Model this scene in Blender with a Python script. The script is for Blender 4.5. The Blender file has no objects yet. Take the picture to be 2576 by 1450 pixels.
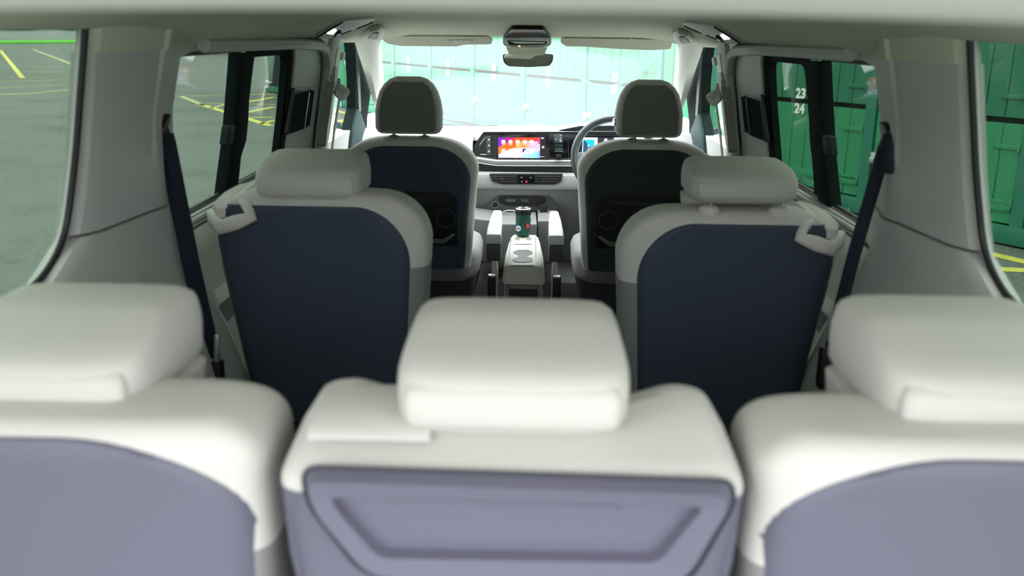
import bpy, bmesh, math, random
from mathutils import Vector, Matrix, Euler
random.seed(7)
SC = bpy.context.scene
COL = SC.collection
R = math.radians
# ------------------------------------------------------------------ camera
F = 2400.0; PITCH = R(15.3); YAW = R(0.95); ROLL = R(0.75); CAM = Vector((0.012, 0.0, 1.32))
def _axes():
    cp, sp = math.cos(PITCH), math.sin(PITCH); cy, sy = math.cos(YAW), math.sin(YAW)
    fwd = Vector((-sy*cp, cy*cp, -sp)); rt = Vector((cy, sy, 0)); up = rt.cross(fwd)
    c, s = math.cos(ROLL), math.sin(ROLL)
    # camera rolled counter-clockwise, so the right of the picture sits lower
    return fwd, rt*c + up*s, up*c - rt*s
FWD, RT, UP = _axes()
cam_d = bpy.data.cameras.new('camera'); cam = bpy.data.objects.new('camera', cam_d); COL.objects.link(cam)
cam_d.sensor_width = 36; cam_d.lens = F/2576*36; cam_d.clip_start = 0.05; cam_d.clip_end = 400
mw = Matrix.Identity(4)
for i in range(3):
    mw[i][0] = RT[i]; mw[i][1] = UP[i]; mw[i][2] = -FWD[i]; mw[i][3] = CAM[i]
cam.matrix_world = mw
cam_d.dof.use_dof = True; cam_d.dof.focus_distance = 3.9; cam_d.dof.aperture_fstop = 4.0
SC.camera = cam
# ------------------------------------------------------------------ sky light, exposure
SC.view_settings.view_transform = 'Standard'; SC.view_settings.look = 'None'
SC.view_settings.gamma = 1; SC.view_settings.use_curve_mapping = False
SC.view_settings.exposure = 0.62
W = bpy.data.worlds.new('overcast_sky'); SC.world = W; W.use_nodes = True
nt = W.node_tree; nt.nodes.clear()
wo = nt.nodes.new('ShaderNodeOutputWorld'); bg = nt.nodes.new('ShaderNodeBackground')
tc = nt.nodes.new('ShaderNodeTexCoord'); sx = nt.nodes.new('ShaderNodeSeparateXYZ')
rp = nt.nodes.new('ShaderNodeValToRGB')
rp.color_ramp.elements[0].position = 0.0; rp.color_ramp.elements[0].color = (0.50, 0.50, 0.53, 1)
rp.color_ramp.elements[1].position = 0.9; rp.color_ramp.elements[1].color = (1.52, 1.48, 1.52, 1)
nt.links.new(tc.outputs['Generated'], sx.inputs[0]); nt.links.new(sx.outputs['Z'], rp.inputs[0])
nt.links.new(rp.outputs[0], bg.inputs[0]); nt.links.new(bg.outputs[0], wo.inputs[0])
bg.inputs[1].default_value = 5.0
SC.cycles.max_bounces = 12; SC.cycles.diffuse_bounces = 8; SC.cycles.transparent_max_bounces = 16
SC.cycles.use_denoising = True
# ------------------------------------------------------------------ helpers
def ray(px, py):
    return (FWD*F + RT*(px-1288) - UP*(py-725)).normalized()
def U(px, py, x=None, Y=None, z=None, n=None, p=None):
    d = ray(px, py)
    if x is not None: t = (x-CAM.x)/d.x
    elif Y is not None: t = (Y-CAM.y)/d.y
    elif z is not None: t = (z-CAM.z)/d.z
    else: t = (Vector(p)-CAM).dot(Vector(n))/d.dot(Vector(n))
    return CAM + d*t
def lerp_tab(P, z):
    if z <= P[0][0]: return P[0][1]
    for (a, b), (c, d) in zip(P, P[1:]):
        if z <= c: return b+(d-b)*(z-a)/(c-a)
    return P[-1][1]
def sm(a, b, t):
    t = max(0, min(1, (t-a)/(b-a))); return t*t*(3-2*t)
SIDE = [(0, .82), (.6, .82), (.885, .80), (1.27, .73), (1.40, .70)]
def xw(z): return lerp_tab(SIDE, z)
def wall_pt(px, py, off=0):
    s = -1 if px < 1328 else 1; x = s*.8
    for _ in range(12):
        p = U(px, py, x=x); x = s*(xw(p.z)-off)
    return p

def lin(c):
    if isinstance(c, str):
        c = [int(c[i:i+2], 16)/255 for i in (0, 2, 4)]
        c = [(v/12.92 if v <= .04045 else ((v+.055)/1.055)**2.4) for v in c]
    return (c[0], c[1], c[2], 1)
MATS = {}
def mat(name, col, rough=.6, metal=0, spec=.5, bump=0, scale=200, var=0, vscale=8, coat=0, emit=None, estr=1, sheen=0):
    if name in MATS: return MATS[name]
    m = bpy.data.materials.new(name); m.use_nodes = True; t = m.node_tree; b = t.nodes['Principled BSDF']
    c = lin(col); b.inputs['Base Color'].default_value = c
    b.inputs['Roughness'].default_value = rough; b.inputs['Metallic'].default_value = metal
    b.inputs['Specular IOR Level'].default_value = spec; b.inputs['Coat Weight'].default_value = coat
    b.inputs['Sheen Weight'].default_value = sheen
    if emit is not None:
        b.inputs['Emission Color'].default_value = lin(emit); b.inputs['Emission Strength'].default_value = estr
    tcn = t.nodes.new('ShaderNodeTexCoord')
    if var:
        n = t.nodes.new('ShaderNodeTexNoise'); n.inputs['Scale'].default_value = vscale; n.inputs['Detail'].default_value = 6
        t.links.new(tcn.outputs['Object'], n.inputs[0])
        mx = t.nodes.new('ShaderNodeMix'); mx.data_type = 'RGBA'
        mx.inputs[6].default_value = tuple(v*(1-var) for v in c[:3])+(1,); mx.inputs[7].default_value = tuple(min(1, v*(1+var)) for v in c[:3])+(1,)
        t.links.new(n.outputs[0], mx.inputs[0]); t.links.new(mx.outputs[2], b.inputs['Base Color'])
    if bump:
        n = t.nodes.new('ShaderNodeTexNoise'); n.inputs['Scale'].default_value = scale; n.inputs['Detail'].default_value = 3
        t.links.new(tcn.outputs['Object'], n.inputs[0])
        bp = t.nodes.new('ShaderNodeBump'); bp.inputs['Strength'].default_value = bump; bp.inputs['Distance'].default_value = .002
        t.links.new(n.outputs[0], bp.inputs['Height']); t.links.new(bp.outputs[0], b.inputs['Normal'])
    MATS[name] = m; return m
def glass(name, tint, refl=.08, veil=0.0):
    m = bpy.data.materials.new(name); m.use_nodes = True; t = m.node_tree; t.nodes.clear()
    o = t.nodes.new('ShaderNodeOutputMaterial'); tr = t.nodes.new('ShaderNodeBsdfTransparent'); tr.inputs[0].default_value = tint+(1,)
    gl = t.nodes.new('ShaderNodeBsdfGlossy'); gl.inputs['Roughness'].default_value = 0.01; gl.inputs[0].default_value = (1, 1, 1, 1)
    ge = t.nodes.new('ShaderNodeNewGeometry'); dt = t.nodes.new('ShaderNodeVectorMath'); dt.operation = 'DOT_PRODUCT'
    t.links.new(ge.outputs['Normal'], dt.inputs[0]); t.links.new(ge.outputs['Incoming'], dt.inputs[1])
    def mth(op, a, b=None):
        q = t.nodes.new('ShaderNodeMath'); q.operation = op
        for i, v in enumerate((a, b)):
            if v is None: continue
            if isinstance(v, (int, float)): q.inputs[i].default_value = v
            else: t.links.new(v, q.inputs[i])
        return q.outputs[0]
    # Schlick reflectance, the same for either face of the pane
    sch = mth('MULTIPLY_ADD', mth('POWER', mth('SUBTRACT', 1.0, mth('ABSOLUTE', dt.outputs['Value'])), 5), .96); sch.node.inputs[2].default_value = .04
    mx = t.nodes.new('ShaderNodeMixShader')
    t.links.new(mth('MULTIPLY', sch, refl), mx.inputs[0])
    t.links.new(tr.outputs[0], mx.inputs[1]); t.links.new(gl.outputs[0], mx.inputs[2])
    last = mx
    if veil:
        d = t.nodes.new('ShaderNodeBsdfTranslucent'); d.inputs[0].default_value = (.9, .93, .93, 1)
        m2 = t.nodes.new('ShaderNodeMixShader'); m2.inputs[0].default_value = veil
        t.links.new(mx.outputs[0], m2.inputs[1]); t.links.new(d.outputs[0], m2.inputs[2]); last = m2
    t.links.new(last.outputs[0], o.inputs[0])
    MATS[name] = m; return m

class MB:
    def __init__(s): s.v = []; s.f = []
    def add(s, vs, fs):
        b = len(s.v); s.v += [Vector(v) for v in vs]; s.f += [tuple(i+b for i in f) for f in fs]; return s
    def box(s, c, d, rz=0, rx=0, ry=0):
        m = Euler((rx, ry, rz)).to_matrix(); c = Vector(c)
        vs = [c + m @ Vector((x*d[0]/2, y*d[1]/2, z*d[2]/2)) for x in (-1, 1) for y in (-1, 1) for z in (-1, 1)]
        return s.add(vs, [(0, 1, 3, 2), (4, 6, 7, 5), (0, 4, 5, 1), (2, 3, 7, 6), (0, 2, 6, 4), (1, 5, 7, 3)])
    def loft(s, rings, c0=True, c1=True, closed=True):
        n = len(rings[0]); vs = [p for r in rings for p in r]; fs = []
        for i in range(len(rings)-1):
            for j in range(n if closed else n-1):
                k = (j+1) % n; fs.append((i*n+j, i*n+k, (i+1)*n+k, (i+1)*n+j))
        if c0: fs.append(tuple(range(n))[::-1])
        if c1: fs.append(tuple((len(rings)-1)*n+j for j in range(n)))
        return s.add(vs, fs)
    def prism(s, poly, vec):
        vec = Vector(vec); return s.loft([[Vector(p) for p in poly], [Vector(p)+vec for p in poly]])
    def slab(s, rows, off):
        n = len(rows[0]); m = len(rows)
        off = off if callable(off) else (lambda p, o=Vector(off): o)
        A = [Vector(p) for r in rows for p in r]; B = [p+off(p) for p in A]; N = len(A); fs = []
        for i in range(m-1):
            for j in range(n-1):
                a = i*n+j; q = (a, a+1, a+n+1, a+n); fs.append(q); fs.append(tuple(N+x for x in q[::-1]))
        rim = [j for j in range(n)]+[i*n+n-1 for i in range(1, m)]+[(m-1)*n+j for j in range(n-2, -1, -1)]+[i*n for i in range(m-2, 0, -1)]
        for a, b in zip(rim, rim[1:]+rim[:1]): fs.append((b, a, N+a, N+b))
        return s.add(A+B, fs)
    def tube(s, path, r, n=10, closed=False, flat=None):
        P = [Vector(p) for p in path]; rings = []; m = len(P); up = None
        for i, p in enumerate(P):
            a = P[(i-1) % m] if (closed or i > 0) else p; b = P[(i+1) % m] if (closed or i < m-1) else p
            t = (b-a).normalized()
            if up is None:
                up = Vector((0, 0, 1)) if abs(t.z) < .9 else Vector((0, 1, 0))
            sd = t.cross(up).normalized(); up = sd.cross(t).normalized()
            rr = r[i] if isinstance(r, (list, tuple)) else r
            fx, fy = flat or (1, 1)
            rings.append([p + sd*math.cos(2*math.pi*k/n)*rr*fx + up*math.sin(2*math.pi*k/n)*rr*fy for k in range(n)])
        if closed: rings.append(rings[0]); return s.loft(rings, False, False)
        return s.loft(rings)
    def cyl(s, a, b, r0, r1=None, n=20):
        return s.tube([a, b], [r0, r0 if r1 is None else r1], n)
    def ell(s, c, r, n=16):
        c = Vector(c); rings = []
        for i in range(1, n//2):
            t = math.pi*i/(n//2); rings.append([c+Vector((r[0]*math.sin(t)*math.cos(2*math.pi*k/n), r[1]*math.sin(t)*math.sin(2*math.pi*k/n), -r[2]*math.cos(t))) for k in range(n)])
        return s.loft(rings)
    def build(s, name, m, parent=None, bevel=0, seg=2, sharp=38, local=False):
        me = bpy.data.meshes.new(name); bm = bmesh.new()
        base = Vector((0, 0, 0))
        if parent is not None and not local:
            p = parent
            while p is not None: base = base + p.location; p = p.parent
        vs = [bm.verts.new(v-base) for v in s.v]
        for f in s.f:
            try: bm.faces.new([vs[i] for i in f])
            except ValueError: pass
        bmesh.ops.remove_doubles(bm, verts=bm.verts, dist=1e-6)
        bmesh.ops.recalc_face_normals(bm, faces=bm.faces)
        if bevel:
            es = [e for e in bm.edges if len(e.link_faces) == 2 and e.calc_face_angle(0) > R(30)]
            bmesh.ops.bevel(bm, geom=es, offset=bevel, segments=seg, profile=.6, affect='EDGES', clamp_overlap=True)
        for f in bm.faces: f.smooth = True
        for e in bm.edges:
            if len(e.link_faces) == 2 and e.calc_face_angle(0) > R(sharp): e.smooth = False
        bm.to_mesh(me); bm.free(); me.materials.append(m)
        o = bpy.data.objects.new(name, me); COL.objects.link(o)
        if parent is not None: o.parent = parent
        return o
def tag(o, label=None, cat=None, group=None, kind=None):
    if label: o['label'] = label
    if cat: o['category'] = cat
    if group: o['group'] = group
    if kind: o['kind'] = kind
    return o
def thing(name, label, cat, loc=(0, 0, 0), group=None, rz=0):
    o = bpy.data.objects.new(name, None); COL.objects.link(o); o.location = loc; o.rotation_euler = (0, 0, rz); o.empty_display_size = .1
    return tag(o, label, cat, group)
def struct_empty(name, loc=(0, 0, 0)):
    o = bpy.data.objects.new(name, None); COL.objects.link(o); o.location = loc; return tag(o, kind='structure')
def struct(name, mb, m, **k): return tag(mb.build(name, m, **k), kind='structure')
def fillet(pts, r, seg=5):
    out = []; n = len(pts)
    for i in range(n):
        p = Vector(pts[i]); a = Vector(pts[i-1])-p; b = Vector(pts[(i+1) % n])-p
        rr = r[i] if isinstance(r, (list, tuple)) else r
        if rr <= 0: out.append(tuple(p)); continue
        la, lb = a.length, b.length; rr = min(rr, la*.48, lb*.48); a.normalize(); b.normalize()
        p0 = p+a*rr; p1 = p+b*rr
        for k in range(seg+1):
            t = k/seg; q = p0*(1-t)**2+p*2*t*(1-t)+p1*t*t; out.append(tuple(q))
    return out
def cast(poly, c, ang):
    d = Vector((math.cos(ang), math.sin(ang))); best = None; n = len(poly)
    for i in range(n):
        a = Vector(poly[i]); b = Vector(poly[(i+1) % n]); e = b-a; den = d.x*e.y-d.y*e.x
        if abs(den) < 1e-12: continue
        w = a-c; t = (w.x*e.y-w.y*e.x)/den; u = (w.x*d.y-w.y*d.x)/den
        if t > 0 and -1e-9 <= u <= 1+1e-9 and (best is None or t < best): best = t
    return c+d*best
def rings2(outer, inner, N=96, steps=(0, .3, .65, 1), extra=None):
    c = sum((Vector(p) for p in inner), Vector((0, 0)))/len(inner)
    angs = sorted([2*math.pi*i/N for i in range(N)]+[math.atan2(p[1]-c.y, p[0]-c.x) % (2*math.pi) for p in outer if len(outer) < 20])
    O = [cast(outer, c, a) for a in angs]; I = [cast(inner, c, a) for a in angs]
    return [[o.lerp(i, t) for o, i in zip(O, I)] for t in steps]
def sup(cx, yr, yf, z, hx, n=4, N=40, nr=None):
    """superellipse ring in plan between y rear and y front"""
    out = []; yc = (yr+yf)/2; hy = (yf-yr)/2
    for k in range(N):
        a = 2*math.pi*k/N; c, s = math.cos(a), math.sin(a)
        out.append(Vector((cx+hx*math.copysign(abs(c)**(2/n), c), yc+hy*math.copysign(abs(s)**(2/n), s), z)))
    return out
def text_obj(txt, size, m, parent, name, ext=.001, bold=.0, local=None):
    cu = bpy.data.curves.new(name, 'FONT'); cu.body = txt; cu.size = size; cu.extrude = ext; cu.offset = bold
    cu.align_x = 'CENTER'; cu.align_y = 'CENTER'; cu.resolution_u = 3
    t = bpy.data.objects.new(name, cu); COL.objects.link(t)
    bpy.context.view_layer.update()
    me = bpy.data.meshes.new_from_object(t.evaluated_get(bpy.context.evaluated_depsgraph_get()))
    bpy.data.objects.remove(t); bpy.data.curves.remove(cu); me.materials.clear(); me.materials.append(m)
    o = bpy.data.objects.new(name, me); COL.objects.link(o)
    if parent: o.parent = parent
    if local is not None: o.matrix_local = local
    return o
# ------------------------------------------------------------------ materials
FAB = mat('seat_fabric', (.57, .565, .53), .9, bump=.25, scale=900, spec=.15, sheen=.05)
FAB2 = mat('darker_seat_fabric', (.25, .25, .25), .9, bump=.25, scale=900, spec=.15)
PANEL = mat('seatback_shell', (.128, .126, .172), .55, spec=.35, bump=.12, scale=1400)
PANEL2 = mat('shaded_seatback_shell', (.050, .064, .096), .6, spec=.3, bump=.12, scale=1400)  # shell colour darkened to carry the dimmer light of the second row
PANELD = mat('seatback_trim_dark', (.030, .034, .045), .5, spec=.35)
LINER = mat('headliner_cloth', (.60, .60, .49), .95, bump=.15, scale=700, spec=.1)
TRIM = mat('grey_moulded_plastic', (.53, .535, .52), .6, bump=.1, scale=1500, spec=.3)
TRIMW = mat('light_moulded_plastic', (.62, .61, .56), .55, spec=.35)
BLK = mat('black_plastic', (.012, .012, .014), .45, spec=.4)
MBLK = mat('matt_black_bar', (.010, .016, .015), .8, spec=.04)
BLK2 = mat('satin_black_frame', (.012, .016, .017), .55, spec=.25)
GLOSS = mat('gloss_black', (.004, .004, .006), .12, spec=.5)
CHROME = mat('chrome', (.8, .8, .8), .15, metal=1)
ALU = mat('brushed_aluminium', (.55, .55, .56), .32, metal=1)
CARPET = mat('grey_carpet', (.10, .10, .10), .95, bump=.5, scale=900, spec=.05)
BELT = mat('belt_webbing', (.010, .014, .028), .5, bump=.2, scale=600, spec=.35)
DASHT = mat('dashboard_top_light', (.60, .60, .60), .5, spec=.4)
DASHB = mat('stowage_grey', (.17, .17, .17), .6)
FBK = mat('front_seatback_shell', (.036, .040, .045), .6, spec=.3)
FBN = mat('front_seatback_navy', (.045, .064, .095), .6, spec=.3)
DASHL = mat('dashboard_lower_grey', (.28, .28, .28), .6, bump=.1, scale=1500, spec=.3)
DASHD = mat('dashboard_dark_grey', (.07, .07, .075), .5)
WHITE = mat('white_arm_leather', (.72, .72, .71), .5)
TINT = glass('privacy_glass', (.385, .435, .395), .35)
CLEAR = glass('door_glass', (.88, .93, .91), 1.0)
SCREENG = glass('windscreen_glass', (.88, .93, .91), .16, veil=.028)  # slight white translucence added to imitate veiling glare on the windscreen
LED = mat('interior_lamp_lens', (.9, .9, .9), .3, emit=(1, .97, 1), estr=.55)
# ------------------------------------------------------------------ outside: ground
GZ = -.5
asph = bpy.data.materials.new('asphalt'); asph.use_nodes = True
t = asph.node_tree; b = t.nodes['Principled BSDF']; b.inputs['Roughness'].default_value = .85
tcn = t.nodes.new('ShaderNodeTexCoord')
n1 = t.nodes.new('ShaderNodeTexNoise'); n1.inputs['Scale'].default_value = .8; n1.inputs['Detail'].default_value = 8
n2 = t.nodes.new('ShaderNodeTexNoise'); n2.inputs['Scale'].default_value = 25; n2.inputs['Detail'].default_value = 8
ml = t.nodes.new('ShaderNodeMath'); ml.operation = 'ADD'
cr = t.nodes.new('ShaderNodeValToRGB'); cr.color_ramp.elements[0].position = .7; cr.color_ramp.elements[1].position = 1.35
cr.color_ramp.elements[0].color = (.068, .084, .070, 1); cr.color_ramp.elements[1].color = (.122, .142, .122, 1)
t.links.new(tcn.outputs['Object'], n1.inputs[0]); t.links.new(tcn.outputs['Object'], n2.inputs[0])
t.links.new(n1.outputs[0], ml.inputs[0]); t.links.new(n2.outputs[0], ml.inputs[1]); t.links.new(ml.outputs[0], cr.inputs[0]); t.links.new(cr.outputs[0], b.inputs['Base Color'])
g = MB(); g.slab([[(x, y, GZ) for x in (-130, -60, 0, 60)] for y in (-60, 0, 60, 120)], (0, 0, -.2)); struct('ground', g, asph)
YEL = mat('yellow_road_paint', (.62, .58, .10), .7, var=.25, vscale=12)
FADE = mat('faded_yellow_road_paint', (.46, .46, .20), .8, var=.3, vscale=9)
def road_line(a, b, w, m, label, fixed=False):
    A = U(*a, z=GZ); B = U(*b, z=GZ); A.z = B.z = GZ+.003
    d = (B-A); L = d.length; d.normalize(); nrm = Vector((-d.y, d.x, 0))*w/2
    o = thing_mesh = MB().prism([A-nrm, A+nrm, B+nrm, B-nrm], (0, 0, .004)).build('road_line', m)
    tag(o, label, 'road marking', 'yellow lines painted on the car park'); return o
LN = [((610, 239), (692, 238), .09, YEL, 'far bright yellow ground line crossing the front pane of the left sliding window'),
 ((600, 262), (690, 245), .09, YEL, 'yellow ground line rising to the right, second from top in left sliding window'),
 ((598, 288), (688, 270), .08, YEL, 'yellow ground line rising to the right, third from top in left sliding window'),
 ((500, 262), (680, 317), .08, YEL, 'nearest long yellow ground line running down to the right behind the left window bar'),
 ((605, 297), (688, 296), .06, YEL, 'short level yellow ground line low in the front pane of the left sliding window'),
 ((652, 313), (690, 304), .06, YEL, 'short yellow stub at the right of the lowest line in the left front pane'),
 ((520, 261), (692, 264), .06, FADE, 'faint level yellow line between the hatch lines outside left sliding window'),
 ((455, 243), (566, 239), .07, FADE, 'faded yellow line highest in the rear pane of the left sliding window'),
 ((455, 243), (515, 266), .07, FADE, 'faded yellow line falling to the right in the left rear pane'),
 ((530, 273), (572, 262), .06, FADE, 'faded short line crossing beside the black bar in the left rear pane'),
 ((-60, 240), (75, 236), .07, YEL, 'bright yellow line lowest in the left rear quarter window'),
 ((75, 236), (230, 221), .06, FADE, 'faded continuation of the lowest line in the left quarter window'),
 ((1, 127), (57, 197), .16, YEL, 'thick yellow bay line running diagonally in the left quarter window'),
 ((84, 125), (215, 175), .16, FADE, 'pale diagonal line across the far ground in the left quarter window'),
 ((-40, 197), (210, 192), .06, FADE, 'faded hatch line just below the thick diagonal in the left quarter window'),
 ((-40, 207), (215, 200), .06, FADE, 'faded hatch line, second above the lowest yellow line in left quarter window'),
 ((-40, 223), (215, 211), .06, FADE, 'faded hatch line directly above the lowest yellow line in left quarter window'),
 ((50, 180), (205, 183), .08, FADE, 'faded level line ending at the tip of the thick diagonal bay line'),
 ((60, 166), (200, 168), .08, FADE, 'highest faded level hatch line in the left quarter window'),
 ((2440, 628), (2640, 675), .07, YEL, 'upper yellow line on the ground in the right quarter window'),
 ((2430, 676), (2640, 684), .07, YEL, 'lower yellow line on the ground in the right quarter window'),
 ((2110, 545), (2215, 583), .05, YEL, 'yellow line glimpsed beneath the right sliding window near the belt'),
 ((835, 277), (885, 289), .10, YEL, 'yellow line seen through the left front door window near the lockers'),
 ((840, 311), (890, 296), .08, YEL, 'lower yellow line seen through the left front door window by the mirror')]
for l in LN: road_line(l[0], l[1], l[2]*(1.9 if l[2] < .1 else 1), l[3], l[4])
# ------------------------------------------------------------------ outside: locker wall
WA = Vector((4.342, 8.21, GZ)); WANG = R(122)
def green(name, base, edge):
    m = bpy.data.materials.new(name); m.use_nodes = True; t = m.node_tree; b = t.nodes['Principled BSDF']
    b.inputs['Roughness'].default_value = .45
    tcn = t.nodes.new('ShaderNodeTexCoord')
    n = t.nodes.new('ShaderNodeTexNoise'); n.inputs['Scale'].default_value = 2.5; n.inputs['Detail'].default_value = 7
    mp = t.nodes.new('ShaderNodeMapping'); mp.inputs['Scale'].default_value = (3, 3, .6)
    t.links.new(tcn.outputs['Object'], mp.inputs[0]); t.links.new(mp.outputs[0], n.inputs[0])
    mx = t.nodes.new('ShaderNodeMix'); mx.data_type = 'RGBA'; mx.inputs[6].default_value = base+(1,); mx.inputs[7].default_value = edge+(1,)
    t.links.new(n.outputs[0], mx.inputs[0])
    n2 = t.nodes.new('ShaderNodeTexNoise'); n2.inputs['Scale'].default_value = 9; n2.inputs['Detail'].default_value = 2
    t.links.new(tcn.outputs['Object'], n2.inputs[0])
    c2 = t.nodes.new('ShaderNodeValToRGB'); c2.color_ramp.elements[0].position = .76; c2.color_ramp.elements[1].position = .78
    t.links.new(n2.outputs[0], c2.inputs[0])
    m2 = t.nodes.new('ShaderNodeMix'); m2.data_type = 'RGBA'; m2.inputs[7].default_value = (.5, .5, .4, 1)
    t.links.new(c2.outputs[0], m2.inputs[0]); t.links.new(mx.outputs[2], m2.inputs[6]); t.links.new(m2.outputs[2], b.inputs['Base Color'])
    MATS[name] = m; return m
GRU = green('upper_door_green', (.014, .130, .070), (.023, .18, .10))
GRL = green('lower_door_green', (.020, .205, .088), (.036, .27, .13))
GRP = green('plinth_green', (.015, .14, .09), (.025, .19, .12))
LETW = mat('white_stencil_paint', (.85, .85, .83), .6)
STEEL = mat('galvanised_steel', (.6, .6, .58), .5, metal=.6)
dW = Vector((math.cos(WANG), math.sin(WANG), 0)); nW = Vector((-math.sin(WANG), math.cos(WANG), 0))
def WP(s, o, z): return WA + dW*s + nW*o + Vector((0, 0, z-GZ))
def wbox(mb, s0, s1, o0, o1, z0, z1):
    return mb.prism([WP(s0, o0, z0), WP(s1, o0, z0), WP(s1, o0, z1), WP(s0, o0, z1)], nW*(o1-o0))
PIT = 1.66; S0 = .10
wl = thing('locker_row', 'long green timber frame and flat roof edge that holds the numbered locker doors', 'locker frame', WA)
wbox(MB(), -6, 22, -.9, -.062, GZ, 1.80).build('locker_carcass', mat('locker_shadow_gap', (.01, .015, .012), .9), wl)
wbox(MB(), -6, 22, -.06, .02, GZ+.02, -.32).build('plinth', GRP, wl, bevel=.004)
mbr = wbox(MB(), -6.1, 22.1, -.95, .10, 1.80, 1.92); mbr.build('roof_edge', mat('grey_fascia', (.25, .26, .25), .7), wl)
names = {1: ('23', '24'), 2: ('21', '22')}
pos = ['beyond the right pillar', 'with the near yellow lines below it']
for k in range(-4, 13):
    s0 = S0+PIT*k; p = wbox(MB(), s0-.06, s0+.06, -.06, .015, GZ+.02, 1.80); p.build('post', GRP, wl)
    if k == 12: break
    for lv in (0, 1):
        z0, z1 = ((.615, 1.78), (-.305, .565))[lv]
        base = WP(s0+PIT/2, 0, z0)
        nm = names.get(k)
        where = ('upper', 'lower')[lv]
        if nm: lab = '%s green plank locker door numbered %s' % (where, nm[lv])
        elif k >= 3: lab = '%s washed-out green locker door, %s bay beyond number 21 seen through the windscreen' % (where, {3: 'first', 4: 'second', 5: 'third', 6: 'fourth', 7: 'fifth', 8: 'sixth', 9: 'seventh', 10: 'eighth', 11: 'ninth'}[k])
        elif k == 0: lab = '%s green plank locker door showing in the right rear quarter window' % where
        else: lab = '%s green locker door, %s past the one in the right rear quarter window' % (where, {-1: 'first', -2: 'second', -3: 'third', -4: 'fourth'}[k])
        th = thing('locker', lab, 'locker door', base, 'green locker doors')
        pl = MB(); npl = 8; w = (PIT-.14)/npl
        for i in range(npl):
            a = s0+.07+i*w; wbox(pl, a+.003, a+w-.003, -.045, random.uniform(-.008, -.003), z0, z1)
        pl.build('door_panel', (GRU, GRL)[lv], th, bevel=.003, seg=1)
        if lv == 1:
            bt = MB(); wbox(bt, s0+.08, s0+PIT-.08, -.004, .012, -.20, -.12); bt.build('batten', GRL, th, bevel=.003)
        for hz in (z0+.18, z1-.2):
            h = MB(); wbox(h, s0+.064, s0+.32, .001, .012, hz-.02, hz+.02); wbox(h, s0+.064, s0+.09, .012, .024, hz-.045, hz+.045)
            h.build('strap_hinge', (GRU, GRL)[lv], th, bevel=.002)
        hp = MB(); wbox(hp, s0+PIT-.20, s0+PIT-.02, .001, .014, (z0+z1)/2-.03, (z0+z1)/2+.03); hp.build('hasp', STEEL, th)
        pd = MB(); wbox(pd, s0+PIT-.12, s0+PIT-.06, .014, .04, (z0+z1)/2-.08, (z0+z1)/2-.02); pd.build('padlock', ALU, th, bevel=.006)
        num = str(23-2*(k-1)+lv) if k <= 9 else ''
        if num:
            zc = (.668, .508)[lv]
            M4 = Matrix.Identity(4); ax = (-dW, Vector((0, 0, 1)), nW)
            for c in range(3):
                for r_ in range(3): M4[r_][c] = ax[c][r_]
            pp = WP(s0+PIT/2+.10, .006, zc) - base
            for r_ in range(3): M4[r_][3] = pp[r_]
            text_obj(num, .142, LETW, th, 'number', .002, .0055, M4)
ch = MB(); A = U(1410, 147, n=nW, p=WP(0, .05, 0)); B = U(1648, 152, n=nW, p=WP(0, .05, 0))
mid = []
for i in range(25):
    t_ = i/24; p = A.lerp(B, t_); p.z -= (.36*4*t_*(1-t_)); mid.append(p)
tag(ch.tube(mid, .012, 6).build('hose', mat('green_hose', (.02, .3, .18), .5)), 'thin green line sagging across the upper locker doors right of the mirror', 'cable')
# far left: grass, yard buildings
GRASS = mat('verge_grass', (.10, .42, .03), .9, var=.4, vscale=3)
g4 = [U(a, b, z=GZ) for a, b in ((-260, 112), (290, 109), (290, 103), (-260, 106))]; gm = MB(); gm.slab([[g4[0], g4[1]], [g4[3], g4[2]]], (0, 0, .12)); tag(gm.build('grass_verge', GRASS), 'bright green grass verge at far edge of the car park', 'grass', kind='stuff')
def shed(name, label, c, d, wallc, roofc, h, rz=0, nb=4):
    th = thing(name, label, 'building', (c[0], c[1], GZ))
    MB().box((c[0], c[1], GZ+h/2), (d[0], d[1], h), rz).build('wall', wallc, th)
    MB().box((c[0], c[1], GZ+h+.2), (d[0]+.6, d[1]+.6, .4), rz).build('roof', roofc, th)
    for i in range(nb):
        off = Matrix.Rotation(rz, 3, 'Z') @ Vector((d[0]/2+.03, (i-(nb-1)/2)*d[1]/nb, 0))
        MB().box((c[0]+off.x, c[1]+off.y, GZ+h*.45), (.1, d[1]/nb*.5, h*.5), rz).build('door', BLK2, th)
    return th
shed('long_shed', 'long pale building beyond the grass at top of the left quarter window', ((g4[2].x+g4[3].x)/2-4, (g4[2].y+g4[3].y)/2+14, 0), (8, 44, 0), mat('pale_render', (.45, .5, .46), .8), mat('slate', (.12, .14, .13), .7), 5, R(-62)+R(0), 8)
BRK = mat('brown_wall', (.23, .20, .15), .85, var=.2, vscale=2)
bw = MB().box((-17.5, 60, 1.0), (17, .5, 3.0), R(16)); tag(bw.build('boundary_wall', BRK), 'low brown wall along the far side of the yard behind left sliding window', 'wall')
shed('added_yard_building', 'grey green building added out of view behind the van to cut rear sky light', (-5, -30, 0), (36, 8, 0), mat('green_render', (.22, .30, .24), .8), mat('dark_roof', (.1, .1, .1), .7), 4)  # out-of-view building, added and sized to hold back sky light from the rear
lc = MB(); q = U(0, 195, z=GZ); lb = thing('green_container', 'dark green locker block at extreme left edge of the quarter window', 'container', (q.x-3.0, q.y+.5, GZ))
MB().box((q.x-3.9, q.y+.4, GZ+1.05), (5.9, 1.6, 2.1)).build('body', GRP, lb, bevel=.02); MB().box((q.x-3.9, q.y+.4, GZ+2.14), (6.0, 1.7, .08)).build('lid', BLK2, lb)
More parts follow.
